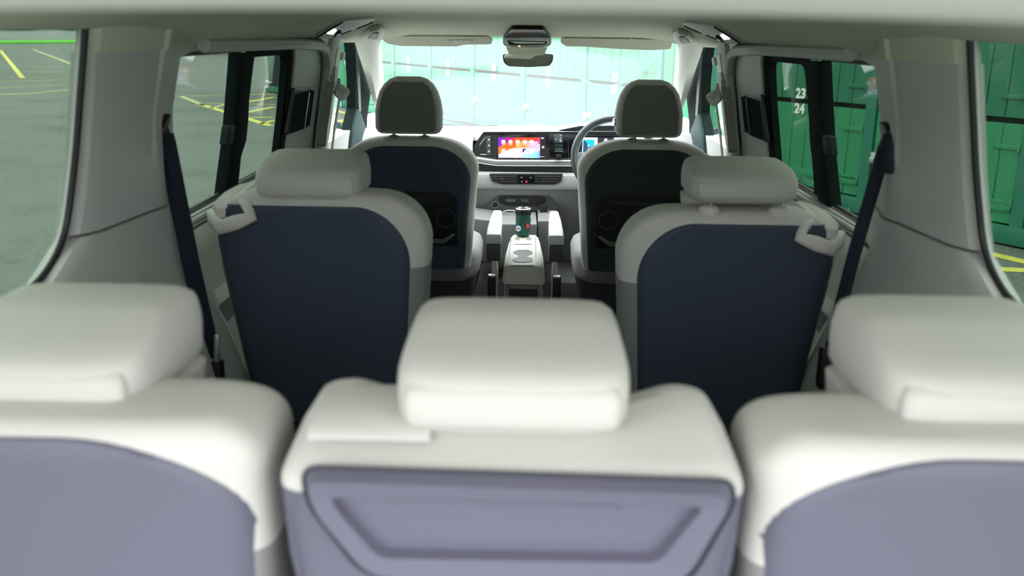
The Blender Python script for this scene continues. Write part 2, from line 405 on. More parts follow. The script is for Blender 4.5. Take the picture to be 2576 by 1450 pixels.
# ------------------------------------------------------------------ van shell
def S(sd, Y, z, off=0): return Vector((sd*(xw(z)-off), Y, z))
def TRc(pts, off=0): return [(lambda p: (p.y, p.z))(wall_pt(a, b, off)) for a, b in pts]
def zc(x, Y):
    a = sm(.42, .75, abs(x)); b = sm(3.25, 4.05, Y)
    return 1.378 - (.072+.036*sm(1.65, 2.05, Y))*a - .097*b*(1-a) - .02*b*a
def on_ceiling(px, py):
    d = ray(px, py); t = 1.0
    while t < 6:
        p = CAM + d*t
        if p.y > .6 and p.z >= zc(p.x, p.y): return p
        t += .002
    return CAM+d*4
struct('floor', MB().slab([[(x, y, 0) for x in (-.82, 0, .82)] for y in (.25, 2, 4.2, 5.1)], (0, 0, -.06)), CARPET)
g = MB(); xs = [-.745+1.49*i/40 for i in range(41)]; ys = [.56+3.54*i/60 for i in range(61)]
g.slab([[(x, y, zc(x, y)) for x in xs] for y in ys], (0, 0, .05)); struct('ceiling', g, LINER)
# rear roof header over the open tailgate, nearest the camera
hd = MB(); rows = []
prof = [(.22, 1.47), (.30, 1.405), (.37, 1.358), (.43, 1.336), (.49, 1.328), (.55, 1.334), (.60, 1.352), (.63, 1.385), (.63, 1.47)]
for i in range(25):
    x = -.80+1.6*i/24; rows.append([Vector((x, y, z-.013*(x/.55)**2)) for y, z in prof])
hd.loft(rows); struct('trim_1', hd, TRIMW)
tg = struct_empty('door_5', (0, .2, 1.46))
MB().slab([[(x, .24-.95*v, 1.50+.27*v+.03*math.sin(v*3)) for x in (-.72, -.3, .3, .72)] for v in (0, .25, .5, .75, 1)], (0, 0, .06)).build('tailgate_panel', TRIM, tg)
MB().slab([[(x, .16-.5*v, 1.505+.14*v) for x in (-.55, 0, .55)] for v in (0, 1)], (0, 0, -.012)).build('tailgate_window', BLK, tg)

for sd, sn in ((-1, 'left'), (1, 'right')):
    wl_ = struct_empty('wall_'+sn, (sd*.8, 2.5, 0))
    # lower side lining and outer skin
    prof = [(0, .0), (.45, .0), (.62, .0), (.80, .0), (.86, 0)]
    MB().slab([[S(sd, y, z, o) for z, o in prof] for y in (.3, 1.2, 2.0, 3.0, 4.0, 5.25)], (sd*.05, 0, 0)).build('side_lining', TRIM, wl_)
    def bay(nm, Y0, Y1, z0, z1, hole, m, off=0, fl=.03):
        c = rings2([(Y0, z0), (Y1, z0), (Y1, z1), (Y0, z1)], hole)
        rr = [[S(sd, y, z, off) for y, z in r] for r in c]
        rr.append([S(sd, y, z, off-fl) for y, z in c[-1]]); rr.append([S(sd, y, z, off-fl) for y, z in c[0]])
        return MB().loft(rr, False, False).build(nm, m, wl_)
    qh = fillet([(.72, .90), (1.50, .90), (1.585, .955), (1.605, 1.10), (1.60, 1.335), (.72, 1.335)], [.05, .06, .06, .2, .03, .05])
    bay('quarter_window_surround', .30, 1.75, .80, 1.37, qh, TRIM, 0, .008)
    gk = MB().tube([S(sd, y, z, .004) for y, z in qh], .006, 8, closed=True); gk.build('window_gasket', BLK, wl_)
    dh = fillet([(1.95, .888), (3.03, .888), (3.015, 1.10), (2.985, 1.262), (1.95, 1.262)], [.05, .05, .2, .05, .05])
    dr = struct_empty('door_%d' % (1 if sd < 0 else 2), (sd*.76, 2.8, .3))
    DF = 3.44
    c = rings2([(1.72, .78), (DF, .78), (DF, 1.30), (1.72, 1.30)], dh)
    rr = [[S(sd, y, z, .03) for y, z in r] for r in c]; rr.append([S(sd, y, z, .018) for y, z in c[-1]])
    MB().loft(rr, False, False).build('window_surround', TRIM, dr)
    MB().loft([[S(sd, y, z, .018) for y, z in c[-1]], [S(sd, y, z, -.012) for y, z in c[-1]], [S(sd, y, z, -.012) for y, z in c[0]]], False, False).build('black_reveal', MBLK, dr)
    # raised moulding around the door opening
    path = [S(sd, 3.44, .80, .035), S(sd, 3.44, 1.10, .035), S(sd, 3.43, 1.19, .035), S(sd, 3.37, 1.245, .035), S(sd, 3.28, 1.262, .035), S(sd, 2.9, 1.275, .035), S(sd, 2.1, 1.285, .035)]
    MB().tube(path, .014, 8).build('door_seal', BLK, dr)
    MB().tube([p+Vector((-sd*.012, -.035, -.01)) for p in path], .016, 8).build('edge_moulding', TRIM, dr)
    # lower trim with ledges
    pr = [(.30, .05), (.52, .05), (.60, .075), (.655, .078), (.68, .05), (.76, .045), (.80, .05), (.845, .055), (.862, .045), (.868, -.02)]
    MB().loft([[S(sd, y, z, o) for z, o in pr]+[S(sd, y, .30, -.02)] for y in (1.80, 2.4, 3.0, 3.44)]).build('lower_door_trim', TRIMW, dr)
    for i, (o, m_) in enumerate([(.038, TRIMW), (.022, ALU), (.006, ALU)]):
        MB().prism([S(sd, 1.80, .868, o), S(sd, 3.44, .868, o), S(sd, 3.44, .868, o-.011), S(sd, 1.80, .868, o-.011)], (0, 0, .014)).build('sill_strip', m_, dr, bevel=.002)
    MB().prism([S(sd, 1.80, .866, .052), S(sd, 3.44, .866, .052), S(sd, 3.44, .866, -.02), S(sd, 1.80, .866, -.02)], (0, 0, .006)).build('sill_channel', BLK, dr)
    MB().prism([S(sd, 2.12, .66, .082), S(sd, 2.34, .66, .082), S(sd, 2.34, .60, .079), S(sd, 2.12, .60, .079)], (-sd*.004, 0, 0)).build('speaker_grille', mat('grey_perforated_grille', (.2, .2, .19), .6, bump=1, scale=300), dr)
    # window 3/4: frame, bar, panes
    wn = struct_empty('window_%d' % (4 if sd < 0 else 5), (sd*.77, 2.5, .9))
    MB().tube([S(sd, y, z, .012) for y, z in dh], .011, 8, closed=True).build('window_gasket', BLK, wn)
    bsh = -.045 if sd > 0 else -.01
    bar = TRc([(585, 131), (624, 133), (617, 190), (610, 250), (608, 300), (603, 352), (590, 392), (582, 470), (582, 508), (520, 545), (546, 508), (556, 430), (567, 350), (578, 220)], 0)
    MB().prism([S(sd, y+bsh, z, .022) for y, z in bar], (sd*.03, 0, 0)).build('window_bar', MBLK, wn, bevel=.003)
    lt = TRc([(572, 308), (588, 306), (582, 352), (566, 354)])
    MB().prism([S(sd, y+bsh-.075, z, .031) for y, z in lt], (sd*.02, 0, 0)).build('slide_latch', mat('latch_grey', (.02, .03, .032), .6, spec=.1), wn, bevel=.004)
    # front sliding pane frame
    fo = [(2.50, .86), (3.05, .86), (3.035, 1.10), (3.005, 1.275), (2.50, 1.275)]
    fi = fillet([(2.57, .895), (2.985, .895), (2.975, 1.1), (2.945, 1.232), (2.56, 1.235)], [.02, .02, .2, .035, .035])
    c = rings2(fo, fi, steps=(0, 1)); rr = [[S(sd, y, z, .014) for y, z in r] for r in c]; rr.append([S(sd, y, z, -.006) for y, z in c[-1]])
    MB().loft(rr, False, False).build('sliding_pane_frame', MBLK, wn)
    MB().slab([[S(sd, y, z, -.012) for z in (.86, 1.0, 1.15, 1.30)] for y in (1.93, 2.5)], (sd*.004, 0, 0)).build('fixed_pane', TINT, wn)
    MB().slab([[S(sd, y, z, -.004) for z in (.86, 1.0, 1.15, 1.30)] for y in (2.5, 3.05)], (sd*.004, 0, 0)).build('sliding_pane', TINT, wn)
    qg = MB().slab([[S(sd, y, z, -.009) for z in (.86, 1.0, 1.15, 1.36)] for y in (.66, 1.65)], (sd*.004, 0, 0))
    struct('window_%d' % (2 if sd < 0 else 3), qg, TINT)
    # C pillar trim: loft over z of plan sections
    def crow(z, extra=0):
        e = extra
        fz = lerp_tab([(.3, 2.36), (.55, 2.30), (.80, 2.20), (.90, 2.13), (1.02, 2.05), (1.14, 2.0), (1.28, 2.02)], z)
        rz_ = lerp_tab([(.3, 1.2), (.80, 1.40), (.90, 1.50), (.96, 1.60), (1.02, 1.612), (1.10, 1.615), (1.33, 1.61)], z)
        fl = .10*sm(.92, .45, z) if z < .92 else 0
        sec = [(rz_, .0), (rz_+.01, .018+fl*.3), (rz_+.05, .034+fl*.6), (lerp_tab([(0, .5), (1, .5)], 0)*(rz_+fz), .052+fl), (fz-.20, .060+fl), (fz-.165, .058+fl), (fz-.13, .045+fl), (fz-.09, .036+fl*.9), (fz-.03, .030+fl*.7), (fz-.008, .022+fl*.4), (fz, 0), (fz, -.03)]
        return [S(sd, y, z, o+e) for y, o in sec]
    cp = struct_empty('trim_%d' % (2 if sd < 0 else 3), (sd*.75, 1.9, .3))
    MB().slab([crow(z) for z in (1.272, 1.25, 1.2, 1.15, 1.1, 1.05, 1.0, .962)], (sd*.02, 0, 0)).build('upper_pillar_trim', TRIM, cp)
    MB().slab([crow(z, .004) for z in (.957, .93, .90, .86, .80, .72, .64, .55, .45, .3)], (sd*.02, 0, 0)).build('lower_pillar_trim', TRIM, cp)
    MB().slab([crow(z, .005) for z in (1.36, 1.33, 1.30, 1.271)], (sd*.02, 0, 0)).build('headliner_pillar_cap', LINER, cp)
    # belt outlet recess
    hp = TRc([(430, 286), (427, 310), (414, 336), (402, 344), (400, 338), (414, 312)], .052) if sd < 0 else TRc([(2210, 305), (2226, 318), (2238, 345), (2241, 400), (2228, 410), (2226, 370)], .052)
    MB().prism([S(sd, y, z, .053) for y, z in hp], (sd*.03, 0, 0)).build('belt_outlet', BLK, cp, bevel=.003)
    # second-row shoulder belt (belongs to the pillar retractor)
    bt = thing('seat_belt', 'dark blue shoulder belt hanging from the %s pillar behind the second-row seat' % sn, 'seat belt', (sd*.73, 2.05, .5), 'second-row seat belts')
    if sd < 0: tr = [(413, 335, 1.895), (420, 360, 1.90), (434, 430, 1.91), (454, 530, 1.93), (478, 650, 1.95), (503, 760, 1.97), (524, 850, 1.985), (533, 900, 1.99)]
    else: tr = [(2226, 368, 1.85), (2218, 395, 1.86), (2203, 450, 1.875), (2175, 545, 1.89), (2148, 640, 1.91), (2122, 740, 1.93), (2103, 820, 1.95), (2092, 870, 1.96)]
    P = [U(a, b, Y=y) for a, b, y in tr]; wv = .0165
    MB().slab([[p+Vector((-wv*1.0, -.010*math.cos(0), 0)), p+Vector((0, -.013, 0)), p+Vector((wv, .004, 0))] for p in P], (0, .003, 0)).build('webbing', BELT, bt)
    k = MB(); p = P[0]; k.tube([p+Vector((sd*.02, .0, .03)), p+Vector((sd*.005, -.010, .022)), p+Vector((-.0, -.012, 0)), p+Vector((0.005, -.010, -.05))], [.008, .018, .021, .016], 10, flat=(1, .35)); k.build('folded_webbing', BELT, bt)
    for q in (0, 1):
        pq = P[-2]+Vector((sd*.0-.02+q*.035, -.02, .0-.02*q))
        MB().prism([pq+Vector((0, 0, -.03)), pq+Vector((.012, 0, -.03)), pq+Vector((.014, .004, .03)), pq+Vector((.004, .004, .032))], (0, .006, 0)).build('tongue_clip', ALU, bt, bevel=.002)
    MB().box(P[-1]+Vector((.0, -.005, -.05)), (.05, .03, .09)).build('buckle', BLK, bt, bevel=.006)
    # air vent in the door trim
    vt = thing('air_vent', 'black louvred air vent on the %s side trim ahead of the sliding window' % sn, 'air vent', S(sd, 3.13, .96, .03), 'louvred side vents')
    vo = [(2.985, .985), (3.255, .980), (3.25, 1.115), (3.00, 1.13)]
    MB().prism([S(sd, y, z, .037) for y, z in fillet(vo, .01)], (sd*.012, 0, 0)).build('vent_frame', BLK, vt, bevel=.004)
    sl = MB()
    for i in range(9):
        y = 3.01+i*.0255; sl.prism([S(sd, y, .992, .041), S(sd, y+.010, .992, .052), S(sd, y+.010, 1.108, .052), S(sd, y, 1.11, .041)], (sd*.002, .003, 0))
    sl.build('louvres', mat('louvre_black', (.008, .012, .011), .4, spec=.3), vt)
    MB().prism([S(sd, 3.14, .992, .053), S(sd, 3.148, .992, .053), S(sd, 3.148, 1.108, .054), S(sd, 3.14, 1.108, .054)], (sd*.006, 0, 0)).build('vent_divider', mat('vent_bar', (.04, .05, .05), .3), vt)
    # B pillar
    bp = struct_empty('trim_%d' % (4 if sd < 0 else 5), (sd*.76, 3.675, .3))
    MB().slab([[S(sd, y, z, o) for y, o in ((3.455, .02), (3.462, .042), (3.49, .052), (3.54, .052), (3.60, .045), (3.66, .03), (3.67, -.02))] for z in (.2, .5, .8, 1.0, 1.15, 1.30)], (sd*.02, 0, 0)).build('pillar_cover', TRIM, bp)
    MB().slab([[S(sd, y, z, o) for y, o in ((3.50, .056), (3.54, .060), (3.61, .050))] for z in (.90, 1.05, 1.235)], (sd*.02, 0, 0)).build('upper_slide_cover', TRIMW, bp)
    MB().prism([S(sd, y, z, .066) for y, z in fillet([(3.565, 1.195), (3.615, 1.193), (3.615, 1.222), (3.565, 1.224)], .008)], (sd*.008, 0, 0)).build('airbag_badge', TRIM, bp, bevel=.002)
    st = thing('grab_strap', 'grey fabric strap loop hanging on the %s pillar beside the front seat' % sn, 'strap', S(sd, 3.445, 1.17, .06), 'pillar grab straps')
    path = [S(sd, 3.42, 1.15, .060), S(sd, 3.42, 1.05, .058), S(sd, 3.42, .95, .060), S(sd, 3.41, .915, .064), S(sd, 3.385, .903, .068), S(sd, 3.36, .915, .070), S(sd, 3.35, .95, .072), S(sd, 3.355, 1.05, .072), S(sd, 3.375, 1.13, .070)]
    MB().slab([[p+Vector((-.017, -.006*sd, 0)), p+Vector((.017, .006*sd, 0))] for p in path], (0, .0025, 0)).build('strap_loop', mat('strap_grey', (.40, .40, .34), .8), st)
    MB().prism([S(sd, y, z, .075) for y, z in fillet([(3.415, 1.10), (3.480, 1.10), (3.480, 1.175), (3.415, 1.178)], .015)], (sd*.012, 0, 0)).build('strap_mount', TRIM, st, bevel=.004)
    fb = thing('seat_belt', 'front shoulder belt with round guide on the %s front pillar' % sn, 'seat belt', S(sd, 3.565, .9, .06), 'front seat belts')
    gp = S(sd, 3.50, 1.085, .078)
    MB().cyl(gp+Vector((-.0, 0, .012)), gp+Vector((-sd*.028, -.01, -.012)), .024, .026).build('belt_guide', TRIMW, fb, bevel=.003)
    MB().tube([gp+Vector((0, 0, .05)), gp+Vector((0, 0, .0))], .012, 8).build('height_adjuster', TRIM, fb)
    MB().slab([[p+Vector((0, -.016, 0)), p+Vector((0, .016, 0))] for p in (gp+Vector((-sd*.012, 0, -.0)), S(sd, 3.595, .95, .07), S(sd, 3.665, .80, .05))], (sd*.003, 0, 0)).build('webbing', mat('light_belt', (.22, .22, .20), .7), fb)
    # front door
    fd = struct_empty('door_%d' % (3 if sd < 0 else 4), (sd*.79, 4.3, .2))
    fh = [(3.80, .79), (4.28, .78), (4.41, .955), (4.29, 1.10), (4.13, 1.235), (4.07, 1.265), (3.80, 1.275)]
    c = rings2([(3.72, .55), (4.80, .55), (4.80, 1.36), (3.72, 1.36)], fh)
    rr = [[S(sd, y, z, .0) for y, z in r] for r in c]; rr.append([S(sd, y, z, -.04) for y, z in c[-1]])
    MB().loft(rr, False, False).build('front_door_frame', MBLK, fd)
    MB().prism([S(sd, y, z, .012) for y, z in ((4.27, .74), (4.41, .95), (4.50, .93), (4.85, .76), (4.85, .68))], (sd*.02, 0, 0)).build('mirror_sail', mat('dark_teal_trim', (.025, .05, .055), .6, spec=.2), fd, bevel=.004)
    MB().slab([[S(sd, 4.16+(1.24-z)*1.05, z, .006), S(sd, 4.20+(1.24-z)*1.05, z, .010), S(sd, 4.21+(1.24-z)*1.05, z, .0)] for z in (1.25, 1.20, 1.1, 1.0, .93)], (sd*.01, 0, 0)).build('frame_seal', mat('seal_grey', (.10, .12, .12), .5), fd)
    MB().slab([[S(sd, y, z, o) for z, o in ((.30, .04), (.55, .05), (.66, .07), (.74, .05), (.785, .02))] for y in (3.97, 4.3, 4.7, 5.1)], (sd*.02, 0, 0)).build('front_door_trim', DASHD, fd)
    fg = MB().slab([[S(sd, y, z, -.035) for z in (.75, 1.0, 1.30)] for y in (3.74, 4.6)], (sd*.004, 0, 0)); struct('window_%d' % (6 if sd < 0 else 7), fg, CLEAR)
    # A pillar
    ap = MB(); rr = []
    for v in (0, .12, .3, .5, .75, 1):
        Y = 3.98+v*1.25; z = 1.285-v*.50; xi = .605+.165*v; xo = .700+.085*v
        rr.append([Vector((sd*xo, Y-.06, z-.01)), Vector((sd*(xi+xo)/2, Y-.075, z-.015)), Vector((sd*(xi+.01), Y-.05, z-.01)), Vector((sd*xi, Y, z)), Vector((sd*xi, Y+.03, z+.01)), Vector((sd*xo, Y+.03, z+.02))])
    ap.loft(rr); struct('trim_%d' % (6 if sd < 0 else 7), ap, TRIMW)
# windscreen
ws = MB().slab([[Vector((sx_*(.64+.18*v), 4.03+1.30*v+.02, 1.286-.51*v+.03*(1-abs(sx_))*math.sin(v*3.14))) for sx_ in (-1, -.5, 0, .5, 1)] for v in (0, .33, .66, 1)], (0, .004, .004))
struct('window_1', ws, SCREENG)
# bonnet, cowl, wiper in front of the glass
MB_bon = MB().slab([[Vector((x, y, .735-.10*((y-5.3)/.55)-.06*(x/.9)**2)) for x in (-.9, -.45, 0, .45, .9)] for y in (5.3, 5.5, 5.7, 5.85)], (0, 0, -.03))
tag(MB_bon.build('bonnet', mat('white_car_paint', (.72, .74, .74), .25, coat=.5)), 'white bonnet of the van just beyond the windscreen base', 'bonnet')
wp = thing('windscreen_wiper', 'thin dark wiper arm lying at the foot of the windscreen left of the screen', 'wiper', (-.5, 5.34, .78))
a = U(1105, 298, Y=5.33); b = U(1150, 306, Y=5.33); MB().tube([a+Vector((-.25, 0, .045)), a, b, b+Vector((.1, 0, -.012))], .006, 6).build('wiper_arm', BLK, wp)
a = U(1115, 318, Y=5.32); MB().tube([a, a+Vector((.12, 0, .0)), a+Vector((.5, 0, -.01))], .005, 6).build('wiper_blade', BLK, wp)
# ------------------------------------------------------------------ seats
def spow(v, n): return math.copysign(abs(v)**(2/n), v)
class Back:
    def __init__(s, W, zt, Rx, Rz, th, tilt, rr=.045, rf=.05, n=5, zb=.40, tf=.10, Ro=None, out=1, taper=0):
        s.__dict__.update(locals()); del s.__dict__['s']
    def at(s, z):
        base = s.zt-s.Rz
        w = s.W - .035*max(0, (s.zt-.12-z))/.4 ; r = 0; f = 0
        if z > base:
            sn = min(1, (z-base)/s.Rz); c = 1-math.sqrt(max(0, 1-sn*sn)); w -= (s.Rx if s.Ro is None else (s.Rx+s.Ro)/2)*c
        b2 = s.zt-s.rr
        if z > b2:
            sn = min(1, (z-b2)/s.rr); c = 1-math.sqrt(max(0, 1-sn*sn)); r = s.rr*c; f = s.rf*c
        yr = (s.zt-z)*s.tilt
        return w, yr+r, yr+s.th+(s.zt-z)*s.tf-f
    def cx(s, z):
        if s.Ro is None or z <= s.zt-s.Rz: return 0
        sn = min(1, (z-(s.zt-s.Rz))/s.Rz); return s.out*(s.Rx-s.Ro)/2*(1-math.sqrt(max(0, 1-sn*sn)))
    def rear(s, x, z):
        w, a, b = s.at(z); u = min(.999, abs(x-s.cx(z))/w)
        return (a+b)/2-(b-a)/2*(1-u**s.n)**(1/s.n)
    def mesh(s, N=56):
        zs = [s.zb+(s.zt-s.Rz-s.zb)*i/8 for i in range(8)]+[s.zt-s.Rz+s.Rz*math.sin(math.pi/2*i/14) for i in range(15)]
        rings = []
        for z in zs:
            w, a, b = s.at(z); rings.append(sup(s.cx(z), a, b, z, w, s.n, N))
        w, a, b = s.at(s.zt); k_ = s.cx(s.zt); rings.append([Vector((k_+(p.x-k_)*.6, (p.y-(a+b)/2)*.5+(a+b)/2, s.zt+.002)) for p in rings[-1]])
        return MB().loft(rings)
    def panel(s, xl, xr, zb, zt, Rl, Rr, Rz, off=.006, cols=28):
        zs = [zb+(zt-Rz-zb)*i/8 for i in range(8)]+[zt-Rz+Rz*math.sin(math.pi/2*i/12) for i in range(13)]; rows = []
        for z in zs:
            sn = max(0, (z-(zt-Rz))/Rz); c = 1-math.sqrt(max(0, 1-sn*sn)); wz = s.at(z)[0]/s.W if z < zt-Rz else s.at(z)[0]/s.W
            a = -xl*min(1, s.at(min(z, zt-Rz))[0]/s.W)+Rl*c; b = xr*min(1, s.at(min(z, zt-Rz))[0]/s.W)-Rr*c
            rows.append([Vector((a+(b-a)*i/cols, s.rear(a+(b-a)*i/cols, z)-off+(.008 if i in (0, cols) else 0), z)) for i in range(cols+1)])
        return MB().slab(rows, (0, .012, 0))
def two_tone(o, m2, fn):
    o.data.materials.append(m2)
    for p in o.data.polygons:
        if fn(p.center): p.material_index = 1
def cushion(parent, W, y0, L, zt=.46):
    rings = []
    for z, k in ((zt-.13, -.015), (zt-.11, 0), (zt-.04, .004), (zt-.015, -.006), (zt, -.03)):
        rings.append(sup(0, y0-k, y0+L+k, z, W+k, 5, 40))
    MB().loft(rings).build('seat_cushion', FAB2, parent, local=True)
    b = MB()
    b.loft([sup(0, y0+.03, y0+L-.06, .06, W-.05, 8, 32), sup(0, y0+.03, y0+L-.04, zt-.12, W-.01, 8, 32)]); b.build('seat_base', PANELD, parent, local=True)
    for s_ in (-1, 1): MB().box((s_*(W-.07), y0+L/2, .03), (.04, L+.1, .06)).build('rail_foot', ALU, parent, bevel=.004, local=True)
def low_headrest(parent, z0, y0, x0=0, raised=False, bezel=True, wid=1.0, zs=1.0, ds=1.0, py=.045):
    h = [(-.055, .088, .135, .180), (-.046, .100, .118, .196), (-.03, .106, .108, .206), (-.006, .108, .100, .212), (-.001, .096, .016, .213), (.005, .104, .004, .214), (.014, .110, -.002, .215), (.040, .111, -.004, .216), (.052, .110, .002, .216), (.060, .108, .016, .215), (.067, .106, .045, .213), (.074, .102, .085, .207), (.080, .094, .112, .197), (.083, .078, .13, .183)]
    hz = 1.0 if not raised else 1.0
    hr = MB().loft([sup(x0, y0+a, y0+b*ds, z0+z*zs, w*wid, 5.5, 56) for z, w, a, b in h]).build('headrest', FAB, parent, local=True, sharp=60)
    pl = [(.006, .086, .012, .05), (.010, .096, .000, .05), (.018, .100, -.0045, .05), (.038, .100, -.0055, .05), (.047, .097, -.001, .05), (.053, .088, .012, .05)]
    MB().loft([sup(x0, y0+a, y0+b, z0+z*zs, w*wid, 7, 44) for z, w, a, b in pl]).build('rear_pad', FAB, hr, local=True, sharp=60)
    for s_ in (-1, 1):
        MB().cyl((x0+s_*.075, y0+py, z0-.12), (x0+s_*.075, y0+py, z0+.03), .0065).build('headrest_post', CHROME, hr, local=True)
        if bezel:
            MB().tube([(x0+s_*.075, y0+.022, z0-.028), (x0+s_*.075, y0+.022, z0-.018), (x0+s_*.075, y0+.022, z0-.010), (x0+s_*.075, y0+.022, z0-.007)], [.022, .023, .019, .010], 20, flat=(1, 1)).build('post_bezel', TRIMW, hr, local=True)
    return hr
# --- third row: two outer seats and the middle one
def outer_third(sd, loc, label):
    th = thing('seat', label, 'car seat', loc, 'third-row seats')
    B = Back(.261, .957, .055, .05, .175, .22, rr=.035, rf=.05, n=6, zb=.10)
    o = B.mesh().build('backrest', FAB, th, local=True, sharp=60); two_tone(o, FAB2, lambda c: c.z < .78)
    inn = -sd
    xl = xr = .251
    B.panel(xl, xr, .12, .944, .17, .17, .10).build('back_panel', PANEL, th, local=True, sharp=60)
    low_headrest(th, .930+(.005 if sd > 0 else 0), .068, x0=-sd*.011, bezel=False, wid=1.04, zs=1.08, ds=1.15)
    cushion(th, .235, .20, .42)
    return th
outer_third(-1, (-.500, .805, 0), 'light grey third-row seat at lower left, its headrest cut by the left frame edge')
outer_third(1, (.492, .797, 0), 'light grey third-row seat at lower right, its headrest cut by the right frame edge')
mid = thing('seat', 'light grey middle third-row seat with moulded violet-grey tray recess in its back', 'car seat', (0, .795, 0), 'third-row seats')
B = Back(.226, .945, .030, .035, .185, .22, rr=.030, rf=.05, n=8, zb=.10)
bm_ = B.mesh(64)
for v in bm_.v:
    if v.z > .86:
        k = sm(.86, .94, v.z); v.z += k*(.016*sm(.12, .19, abs(v.x))*sm(.03, .16, v.y) - .020*sm(.10, .0, v.y))
        v.x *= 1-.09*max(0, v.y)/.18
o = bm_.build('backrest', FAB, mid, local=True, sharp=60); two_tone(o, PANEL, lambda c: c.z < .870 and c.y > .012)
MB().slab([[Vector((x, y, z)) for x in (-.196, -.16, -.09, -.078)] for y, z in ((.040, .938), (.048, .944), (.08, .949), (.13, .956), (.15, .950))], (0, 0, .003)).build('shoulder_flap', FAB, mid, local=True, bevel=.002, sharp=60)
pr_ = B.panel(.215, .215, .12, .914, .05, .05, .05, off=.008); pr_.build('back_panel', PANEL, mid, local=True, sharp=60)
ML = Vector((0, .795, 0))
def on_mid(px, py, h=0):
    p = U(px, py, Y=.79)
    for _ in range(6):
        q = p-ML; p = U(px, py, Y=ML.y+B.rear(q.x, q.z)-.009)
    q = p-ML; return Vector((q.x, q.y-h, q.z))
def mid_rings(spec):
    out = []
    for poly, r, h in spec:
        f = fillet(poly, r, 6); out.append([on_mid(a, b, h) for a, b in f])
    return out
P0 = [(757, 1172), (1838, 1208), (1850, 1260), (1730, 1470), (920, 1450), (775, 1270)]
P1 = [(772, 1182), (1822, 1216), (1832, 1262), (1716, 1458), (928, 1436), (790, 1268)]
P2 = [(782, 1190), (1812, 1224), (1820, 1262), (1706, 1448), (936, 1428), (800, 1266)]
P3 = [(835, 1234), (1756, 1258), (1758, 1268), (1652, 1398), (958, 1386), (858, 1272)]
P4 = [(850, 1246), (1742, 1266), (1744, 1272), (1645, 1386), (968, 1376), (870, 1276)]
MB().loft(mid_rings([(P0, 60, -.002), (P1, 60, .010), (P2, 60, .018), (P3, 30, .014), (P4, 26, -.016)]), False, True).build('tray_surround', PANEL, mid, local=True, sharp=30)
MB().tube(mid_rings([(P0, 60, .0015)])[0], .0022, 8, closed=True).build('tray_groove_shade', PANELD, mid, local=True)  # dark tube standing in for the shadow in the groove round the tray
MB().loft(mid_rings([([(1000, 1246), (1560, 1262), (1556, 1278), (1004, 1262)], 6, .001), ([(1006, 1249), (1554, 1265), (1551, 1275), (1010, 1259)], 5, .007)]), False, True).build('tray_grip', PANEL, mid, local=True)
low_headrest(mid, .938, .045, bezel=False, wid=1.04, zs=1.08)
cushion(mid, .21, .20, .42)
# --- second row
def second_seat(sd, loc, label, raise_):
    th = thing('seat', label, 'car seat', loc, 'second-row seats')
    B = Back(.243, .965, .115, .115, .15, .20, rr=.04, rf=.05, Ro=.10, out=sd)
    o = B.mesh().build('backrest', FAB, th, local=True, sharp=60); two_tone(o, FAB2, lambda c: c.z < .80+.25*(c.y-.1))
    xl, xr = (.239, .205) if sd < 0 else (.205, .239)
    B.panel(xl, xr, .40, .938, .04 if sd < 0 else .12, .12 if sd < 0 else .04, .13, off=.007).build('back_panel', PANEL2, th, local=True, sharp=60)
    pp = B.panel(xl+.006 if sd < 0 else xl+.012, xr+.012 if sd < 0 else xr+.006, .40, .80, .01, .01, .02, off=.001); pp.build('panel_edge', PANELD, th, local=True)
    low_headrest(th, .948+raise_*1.6, .005, x0=sd*.022, bezel=raise_ > .01, wid=1.06, zs=1.12 if raise_ < .01 else .95, py=.022 if raise_ > .01 else .045)
    # shoulder belt guide bracket on the outer corner
    L0 = Vector((-.452, 2.035, 0))
    pa = [U(a, b, Y=y)-L0 for a, b, y in ((642, 466, 2.15), (622, 484, 2.10), (603, 502, 2.075), (622, 517, 2.045), (632, 546, 2.028), (594, 560, 2.026), (556, 572, 2.03), (538, 556, 2.045), (530, 534, 2.08))]
    br = MB().tube([Vector((-sd*p.x, p.y, p.z)) for p in pa], [.010, .012, .015, .014, .016, .018, .018, .015, .010], 10, flat=(1, .8)).build('belt_bracket', TRIMW, th, local=True, sharp=60)
    ld = [U(a, b, Y=y)-L0 for a, b, y in ((640, 468, 2.15), (600, 478, 2.12), (566, 496, 2.09), (536, 526, 2.06), (544, 541, 2.05), (566, 536, 2.05), (598, 525, 2.052), (602, 508, 2.09))]
    lf = fillet(ld, .010)
    MB().loft([[Vector((-sd*x, y, z-.01)) for x, y, z in lf], [Vector((-sd*x, y, z+.012)) for x, y, z in lf]]).build('bracket_lid', TRIMW, br, local=True, bevel=.004)
    cushion(th, .235, .22, .48)
    return th
second_seat(-1, (-.452, 2.035, 0), 'second-row seat on the left with lowered headrest and dark blue back shell', 0.0)
second_seat(1, (.456, 2.02, -.022), 'second-row seat on the right with raised headrest showing its posts', .022)
